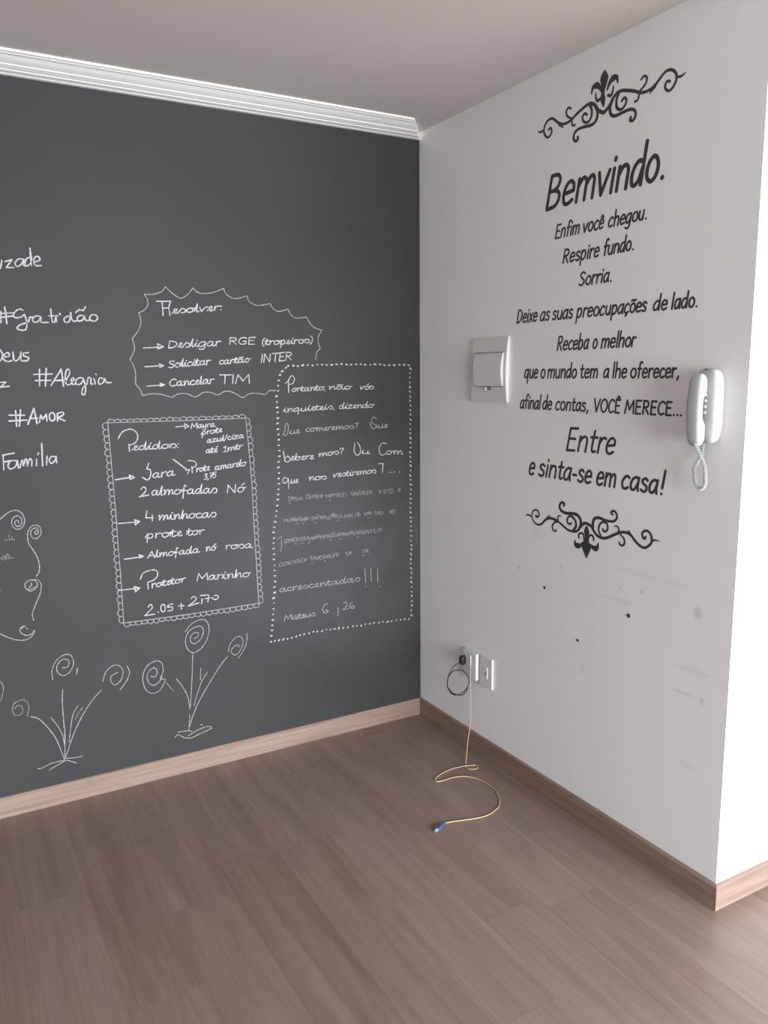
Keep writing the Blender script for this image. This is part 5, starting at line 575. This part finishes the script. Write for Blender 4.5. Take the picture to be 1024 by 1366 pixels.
FIBRE_DROP = [ (-0.0230, -0.4269, 0.4225), (-0.0280, -0.4370, 0.3382), (-0.0320, -0.4452, 0.2261), (-0.0360, -0.4511, 0.1291) ]
COIL = [ (-0.0700, -1.5385, 1.3840), (-0.0640, -1.5456, 1.3674), (-0.0580, -1.5513, 1.3494), (-0.0500, -1.5553, 1.3311), (-0.0450, -1.5591, 1.3077), (-0.0400, -1.5573, 1.2862), (-0.0360, -1.5545, 1.2672), (-0.0340, -1.5444, 1.2541), (-0.0340, -1.5334, 1.2528), (-0.0340, -1.5231, 1.2636), (-0.0340, -1.5164, 1.2789), (-0.0340, -1.5136, 1.2972), (-0.0320, -1.5133, 1.3130), (-0.0300, -1.5189, 1.3240), (-0.0260, -1.5229, 1.3347), (-0.0220, -1.5274, 1.3481), (-0.0200, -1.5271, 1.3637), (-0.0200, -1.5268, 1.3840) ]
PLUG_AT = (-0.0228, -0.405, 0.392)
BLACK = [ (-0.0620, -0.4052, 0.3892), (-0.0700, -0.3996, 0.3896), (-0.0750, -0.3833, 0.3686), (-0.0750, -0.3639, 0.3417), (-0.0720, -0.3421, 0.3130), (-0.0700, -0.3260, 0.2783), (-0.0660, -0.3270, 0.2487), (-0.0620, -0.3457, 0.2332), (-0.0580, -0.3751, 0.2335), (-0.0520, -0.4053, 0.2494), (-0.0450, -0.4291, 0.2745), (-0.0400, -0.4427, 0.3039), (-0.0400, -0.4403, 0.3262), (-0.0440, -0.4268, 0.3431), (-0.0500, -0.4056, 0.3516), (-0.0560, -0.3798, 0.3457), (-0.0620, -0.3538, 0.3306), (-0.0680, -0.3363, 0.3064), (-0.0710, -0.3297, 0.2824), (-0.0680, -0.3254, 0.2539), (-0.0640, -0.3442, 0.2371), (-0.0580, -0.3707, 0.2346), (-0.0520, -0.4096, 0.2431), (-0.0460, -0.4307, 0.2648), (-0.0420, -0.4374, 0.2870) ]

# ------------------------------------------------------------------ the room
T = 0.15
struct(boxes('floor', [(X_LEFT - T, X_RIGHT + T, Y_FRONT - T, T, -0.08, 0.0)], M['floor']), 'brown wood laminate plank floor', 'floor')
struct(boxes('ceiling', [(X_LEFT - T, X_RIGHT + T, Y_FRONT - T, T, CEIL, CEIL + 0.1)], M['ceiling']), 'plain off-white ceiling', 'ceiling')
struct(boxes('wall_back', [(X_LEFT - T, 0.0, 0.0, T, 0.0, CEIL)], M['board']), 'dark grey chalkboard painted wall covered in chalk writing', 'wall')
struct(prism('wall_right', [(0, T), (0, -PIER), (T, -PIER + T), (T, T)], 0, CEIL, M['wall']), 'white wall with black greeting lettering', 'wall')
struct(prism('wall_passage', [(0, -PIER), (X_RIGHT, -PIER), (X_RIGHT, -PIER + T), (T, -PIER + T)], 0, CEIL, M['wall2']), 'bright daylit white wall turning the corner at the right edge', 'wall')
struct(boxes('wall_left', [(X_LEFT - T, X_LEFT, Y_FRONT, 0, 0, CEIL)], M['wall2']))
struct(boxes('wall_side', [(X_RIGHT, X_RIGHT + T, Y_FRONT, -PIER + T, 0, CEIL)], M['wall2']))
a, b, c, d = WIN
struct(boxes('wall_front', [(X_LEFT - T, a, Y_FRONT - T, Y_FRONT, 0, CEIL), (b, X_RIGHT + T, Y_FRONT - T, Y_FRONT, 0, CEIL),
                            (a, b, Y_FRONT - T, Y_FRONT, d, CEIL), (a, b, Y_FRONT - T, Y_FRONT, 0, c)], M['wall2']))

# skirting boards
HB, TB = 0.0784, 0.013
def skirt(name, p0, p1, nrm, mat, label, m0=0, m1=0):
    """board from p0 to p1 on the wall line; nrm points into the room; m0 / m1 move the front edge for mitred ends."""
    p0, p1, nrm = Vector(p0), Vector(p1), Vector(nrm); dr = (p1 - p0).normalized()
    prof = [(0, 0), (TB, 0), (TB, HB - 0.004), (TB - 0.004, HB), (0, HB)]
    V = []
    for e, m in ((p0, m0), (p1, m1)):
        for o, z in prof: V.append(e + nrm * o + dr * (m * o) + Vector((0, 0, z)))
    f = [(0, 1, 2, 3, 4), (9, 8, 7, 6, 5)] + [(i, (i + 1) % 5, 5 + (i + 1) % 5, 5 + i) for i in range(5)]
    return struct(mesh_obj(name, V, f, mat), label, 'baseboard')
skirt('baseboard_back', (X_LEFT, 0, 0), (0, 0, 0), (0, -1, 0), M['skx'], 'light wood baseboard along the dark chalkboard wall', 0, -1)
skirt('baseboard_right', (0, 0, 0), (0, -PIER, 0), (-1, 0, 0), M['sky'], 'shaded wood baseboard along the white wall', 1, 1)
skirt('baseboard_passage', (0, -PIER, 0), (X_RIGHT, -PIER, 0), (0, -1, 0), M['skx'], 'bright wood baseboard right of the outer corner', -1, 0)

# ceiling moulding on the chalkboard wall, its end cut on the mitre
prof = [(0, 0), (0.115, 0), (0.115, 0.0075), (0.112, 0.0095), (0.105, 0.0105), (0.1035, 0.0125), (0.0985, 0.0135), (0.0975, 0.0118),
        (0.092, 0.0135), (0.078, 0.0215), (0.064, 0.0270), (0.063, 0.0262), (0.058, 0.0275), (0.0565, 0.0310), (0.040, 0.0370), (0.0388, 0.0362),
        (0.034, 0.0370), (0.0325, 0.0400), (0.014, 0.0425), (0.012, 0.0450), (0.0, 0.0450)]
prof = [(p * 1.37, q * 0.667) for p, q in prof]
n = len(prof)
V = [(X_LEFT, -p, CEIL - q) for p, q in prof] + [(-0.77 * p - 0.0005, -p, CEIL - q) for p, q in prof]
Fc = [tuple(range(n)), tuple(range(n, 2 * n))] + [(i, (i + 1) % n, n + (i + 1) % n, n + i) for i in range(n)]
struct(mesh_obj('trim_1', V, Fc, M['crown']), 'white reeded crown moulding above the dark wall', 'crown moulding')

# ------------------------------------------------------------------ chalk drawings and writing on the dark wall
WOB = 0.22
for name, label, cat, group, parts in CHALK:
    built = []
    for pn, pl, m, w, s in parts:
        groups = clusters(parse(s)) if pn in ('text_line', 'heading', 'arrow') else [parse(s)]
        for g in groups:
            nm = 'word' if len(groups) > 1 and pn == 'text_line' else pn
            built.append((nm, pl, m) + ribbons(g, w * CHALK_W, WOB))
    if len(built) == 1 and not built[0][0]:
        pn, pl, m, V, Fc = built[0]
        tag(on_wall(name, V, Fc, M[m], dark_wall), label, cat, group)
        continue
    xs = [v[0] for b in built for v in b[3]]; zs = [v[1] for b in built for v in b[3]]
    root = thing(name, label, cat, ((min(xs) + max(xs)) / 2, 0, min(zs)), group)
    for pn, pl, m, V, Fc in built:
        o = on_wall(pn, V, Fc, M[m], dark_wall, root)
        if pl: o['label'] = pl

# ------------------------------------------------------------------ black lettering and ornaments on the white wall
for label, w, words in LETTERING:
    built = [ribbons(parse(s), w, 0.0, 0.0005) for s in words]
    if len(built) == 1:
        tag(on_wall('wall_lettering', *built[0], M['vinyl'], white_wall), label, 'wall lettering', 'greeting lines on the white wall')
        continue
    us = [v[0] for b in built for v in b[0]]; zs = [v[1] for b in built for v in b[0]]
    root = thing('wall_lettering', label, 'wall lettering', (0, -(min(us) + max(us)) / 2, min(zs)), 'greeting lines on the white wall')
    for V, Fc in built:
        on_wall('word', V, Fc, M['vinyl'], white_wall, root)
for data, label in ((UPPER, 'black scrollwork ornament with upright fleur-de-lis above the greeting, near the ceiling'),
                    (LOWER, 'black scrollwork ornament with hanging fleur-de-lis below the greeting')):
    V, Fc = [], []
    for s, w0, w1, w2 in data:
        v, f = ribbons(parse(s), (w0, w1, w2), 0.0, 0.0005 + 0.00001 * len(V) / 500)
        Fc += [tuple(i + len(V) for i in q) for q in f]; V += v
    tag(on_wall('scroll_ornament', V, Fc, M['vinyl'], white_wall), label, 'wall ornament', 'scroll ornaments of the greeting')

# ------------------------------------------------------------------ small screw holes left in the white wall
for u, z, r, lab in ((0.8538, 0.8041, .0068, 'small dark screw hole below the left half of the lower scroll ornament'),
                     (1.2616, 0.8047, .0080, 'small dark screw hole below the right half of the lower scroll ornament'),
                     (1.0329, 0.6555, .0060, 'small dark screw hole lowest of the three, below the other two')):
    V = []; N = 12
    rad = [r * rng.uniform(0.8, 1.15) for k in range(N)]
    for ring, (k, h) in enumerate(((1.0, 0.0), (0.8, 0.0016), (0.5, 0.0004))):
        for i in range(N):
            a = 2 * math.pi * i / N; V.append((-h, -u + rad[i] * k * math.cos(a), z + rad[i] * k * math.sin(a) * 0.9))
    V.append((-0.0002, -u, z)); Fc = []
    for g in range(2):
        for i in range(N): Fc.append((g * N + i, g * N + (i + 1) % N, (g + 1) * N + (i + 1) % N, (g + 1) * N + i))
    for i in range(N): Fc.append((2 * N + i, 2 * N + (i + 1) % N, 3 * N))
    o = mesh_obj('screw_hole', [Vector(v) - Vector((0, -u, z)) for v in V], Fc, M['hole'], None, (0, -u, z))
    tag(o, lab, 'hole', 'screw holes in the white wall')

# ------------------------------------------------------------------ breaker box
Y0, Y1, Z0, Z1 = -0.405, -0.629, 1.471, 1.716
root = thing('breaker_box', 'white breaker box cover with a closed door, on the white wall left of the greeting', 'electrical box', (0, (Y0 + Y1) / 2, Z0))
L0 = root.location
def bow(z0, z1, d0, d1, dm, n=12, back=0.0):
    P = [(back, z0)]
    for i in range(n + 1):
        t = i / n; P.append((-(d0 + (d1 - d0) * t + dm * 4 * t * (1 - t)), z0 + (z1 - z0) * t))
    return P + [(back, z1)]
extrude_profile('frame', bow(Z0, Z1, 0.011, 0.006, 0.009), Y1, Y0, M['plastic'], root, L0, 0.002)
dz0, dz1 = 1.5315, 1.6565
door = extrude_profile('door', bow(dz0, dz1, 0.0200, 0.0178, 0.0085, back=-0.012), -0.6105, -0.4345, M['plastic'], root, L0, 0.0012)
for bx in ((-0.0187, -0.012, -0.612, -0.433, dz1 + 0.0006, dz1 + 0.0022), (-0.0200, -0.012, -0.612, -0.433, dz0 - 0.0022, dz0 - 0.0006)):
    o = boxes('door_seam', [bx], M['shadowgap']); o.parent = door; o.location = -L0; o['label'] = 'dark seam at the edge of the door'  # seam shade drawn as grey strips
V, Fc = [], []          # half-round finger latch under the door
for i in range(13):
    a = math.pi * i / 12
    V += [(-0.012, -0.528 + 0.0155 * math.cos(a), dz0 - 0.003 - 0.0145 * math.sin(a)), (-0.0195, -0.528 + 0.0135 * math.cos(a), dz0 - 0.003 - 0.0125 * math.sin(a))]
for i in range(12): Fc.append((2 * i, 2 * i + 2, 2 * i + 3, 2 * i + 1))
Fc += [tuple(range(1, 26, 2)), tuple(range(0, 26, 2)), (0, 1, 25, 24)]
o = mesh_obj('latch', [Vector(v) - L0 for v in V], Fc, M['shadowgap'], root); o['label'] = 'grey half-round latch'
bev = boxes('latch_rib', [(-0.0215, -0.015, -0.5095, -0.5035, dz0 - 0.0155, dz0 - 0.003)], M['plastic']); bev.parent = root; bev.location = -L0
bevel(bev, 0.0015)

# ------------------------------------------------------------------ power sockets
def plate(label, y0, y1, z0, z1, d, kind):
    yc, zc = (y0 + y1) / 2, (z0 + z1) / 2
    r = thing('wall_socket', label, 'socket', (0, yc, zc), 'sockets by the corner'); L = r.location
    p = boxes('cover_plate', [(-d, 0, y0, y1, z0, z1)], M['plastic']); p.parent = r; p.location = -L; bevel(p, 0.0035, 3)
    if kind == 'module':
        m = boxes('module', [(-d - 0.003, -d + 0.002, yc - 0.013, yc + 0.013, zc - 0.024, zc + 0.024)], M['plastic']); m.parent = r; m.location = -L; bevel(m, 0.0015)
        h = boxes('jack', [(-d - 0.0034, -d - 0.002, yc - 0.009, yc - 0.001, zc - 0.013, zc + 0.004)], M['shadowgap']); h.parent = m; h.location = (0, 0, 0)
        h['label'] = 'dark jack opening'
    else:
        V = []; n = 16        # hexagonal recessed outlet well
        m = boxes('module', [(-d - 0.002, -d + 0.002, yc - 0.012, yc + 0.028, zc - 0.006, zc + 0.040)], M['plastic']); m.parent = r; m.location = -L; bevel(m, 0.0015)
    return r
plate('raised white wall socket nearest the corner, with the black plug in it', -0.4645, -0.374, 0.317, 0.433, 0.021, 'outlet')
plate('flat white wall socket just right of the one with the black plug', -0.559, -0.477, 0.306, 0.436, 0.010, 'module')

r = thing('plug_cord', 'thin black cord with a plug, coiled in a loop below the corner socket', 'cord', PLUG_AT); L = Vector(PLUG_AT)
V, Fc = superbox(-0.034, -0.388, 0.388, 0.026, 0.026, 0.040, 0.55, 20, 12)
mesh_obj('plug', [Vector(v) - L for v in V], Fc, M['black'], r, smooth=True)
pts = smooth_path(BLACK, 6)
V, Fc = tube(smooth_path([(-0.040, -0.386, 0.380)] + BLACK[2:], 6), 0.0019, 7)
mesh_obj('cable', [Vector(v) - L for v in V], Fc, M['black'], r, smooth=True)
V, Fc = tube([BLACK[6], BLACK[7], ((BLACK[7][0] + BLACK[8][0]) / 2, (BLACK[7][1] + BLACK[8][1]) / 2, BLACK[7][2] - 0.001), BLACK[8]], [0.003, 0.0042, 0.0042, 0.003], 8)
mesh_obj('cable_tie', [Vector(v) - L for v in V], Fc, M['black'], r, smooth=True)

# ------------------------------------------------------------------ yellow fibre cable
r = thing('fibre_cable', 'thin yellow cable hanging from the socket and curling on the floor to a blue connector', 'cable', FIBRE_DROP[0]); L = Vector(FIBRE_DROP[0])
land = FIBRE_FLOOR
path = FIBRE_DROP + [(-0.060, -0.470, 0.082), (-0.090, -0.502, 0.034), (-0.108, -0.522, 0.008)] + land
V, Fc = tube(smooth_path([tuple(p) for p in path], 5), 0.0017, 7)
mesh_obj('cable', [Vector(v) - L for v in V], Fc, M['fibre'], r, smooth=True)
d = (Vector(CONN[3]) - Vector(CONN[0])).normalized(); s = Vector((-d.y, d.x, 0)); up_ = Vector((0, 0, 1))
def block(name, a, b, wid, z0, z1, mat, bv, par=None):
    P = []
    for q in (a, b):
        for sg in (-1, 1):
            for z in (z0, z1): P.append(q + s * (sg * wid / 2) + Vector((0, 0, z - q.z)) - L)
    return bevel(mesh_obj(name, P, [(0, 1, 3, 2), (4, 6, 7, 5), (0, 4, 5, 1), (2, 3, 7, 6), (0, 2, 6, 4), (1, 5, 7, 3)], mat, par or r), bv)
A = Vector(CONN[0])
con = o = block('connector', A + d * 0.014, A + d * 0.042, 0.0125, 0.0006, 0.0110, M['blue'], 0.002); o['label'] = 'blue connector body'
V, Fc = tube([A + d * -0.006 + up_ * -0.0015, A + d * 0.004, A + d * 0.016 + up_ * 0.001], [0.0026, 0.0042, 0.0052], 10)
mesh_obj('boot', [Vector(v) - L for v in V], Fc, M['blue'], con)
o = block('dust_cap', A + d * 0.040, A + d * 0.056, 0.0100, 0.0010, 0.0100, M['cap'], 0.0022, con); o['label'] = 'pale dust cap'

# ------------------------------------------------------------------ intercom
PX, PY, PZ = 0.0, -1.538, 1.384
r = thing('intercom_phone', 'white wall intercom with handset and coiled cord beside the outer corner', 'intercom', (PX, PY, PZ)); L = r.location
V, Fc = superbox(-0.021, -1.540, 1.483, 0.046, 0.078, 0.206, 0.50)
V = [(min(x, 0.0), y, z) for x, y, z in V]
base = mesh_obj('base', [Vector(v) - L for v in V], Fc, M['phone'], r, smooth=True)
# handset: rounded bar, its ear and mouth ends resting on the base and the grip standing clear of it
V, Fc = [], []; NZ, NU = 44, 24
for j in range(NZ + 1):
    t = 0.5 - 0.5 * math.cos(math.pi * j / NZ); z = 1.374 + 0.199 * t
    e = min(t, 1 - t)
    ry = math.sqrt(max(0.0, 1 - (1 - min(1, e / 0.16)) ** 2.4)); rx = math.sqrt(max(0.0, 1 - (1 - min(1, e / 0.12)) ** 2.2))
    xo = -(0.073 + 0.009 * math.sin(math.pi * t)); k = (t - 0.29) / 0.46
    xi = -0.0445 - (0.0145 * min(1, 4.5 * min(k, 1 - k)) if 0 < k < 1 else 0.0)
    hx = (xi - xo) / 2 * (0.12 + 0.88 * rx); hy = 0.0225 * (0.25 + 0.75 * ry); cxx = (xo + xi) / 2
    for i in range(NU):
        a_ = 2 * math.pi * i / NU; ca, sa = math.cos(a_), math.sin(a_)
        V.append((cxx + hx * math.copysign(abs(ca) ** 0.55, ca), -1.534 + hy * math.copysign(abs(sa) ** 0.55, sa), z))
for j in range(NZ):
    for i in range(NU): Fc.append((j * NU + i, j * NU + (i + 1) % NU, (j + 1) * NU + (i + 1) % NU, (j + 1) * NU + i))
Fc += [tuple(range(NU)), tuple(range(NZ * NU, NZ * NU + NU))]
mesh_obj('handset', [Vector(v) - L for v in V], Fc, M['phone'], r, smooth=True)
for z in (1.515, 1.499, 1.483, 1.467):
    V, Fc = superbox(-0.0455, -1.545, z, 0.008, 0.014, 0.009, 0.6, 16, 8)
    mesh_obj('button', [Vector(v) - L for v in V], Fc, M['phone'], base, smooth=True)
V, Fc = superbox(-0.030, -1.538, 1.5835, 0.012, 0.018, 0.006, 0.5, 16, 8)
o = mesh_obj('hook_slot', [Vector(v) - L for v in V], Fc, M['shadowgap'], base); o['label'] = 'dark hook slot on top'
ctr = smooth_path(COIL, 10)
P = [Vector(p) for p in ctr]; cum = [0]
for a_, b_ in zip(P, P[1:]): cum.append(cum[-1] + (b_ - a_).length)
turns = cum[-1] / 0.0052; NS = int(turns * 9); hel = []
ref = Vector((1, 0.2, 0))
k = 0
for i in range(NS + 1):
    sdist = cum[-1] * i / NS
    while k < len(cum) - 2 and cum[k + 1] < sdist: k += 1
    t = (sdist - cum[k]) / max(1e-9, cum[k + 1] - cum[k]); q = P[k].lerp(P[k + 1], t)
    tg = (P[min(k + 2, len(P) - 1)] - P[max(k - 1, 0)]).normalized()
    n1 = (ref - tg * ref.dot(tg)).normalized(); n2 = tg.cross(n1)
    a_ = 2 * math.pi * turns * i / NS
    hel.append(q + n1 * (0.0043 * math.cos(a_)) + n2 * (0.0043 * math.sin(a_)))
V, Fc = tube(hel, 0.0016, 6)
mesh_obj('coiled_cord', [Vector(v) - L for v in V], Fc, M['phone'], r, smooth=True)
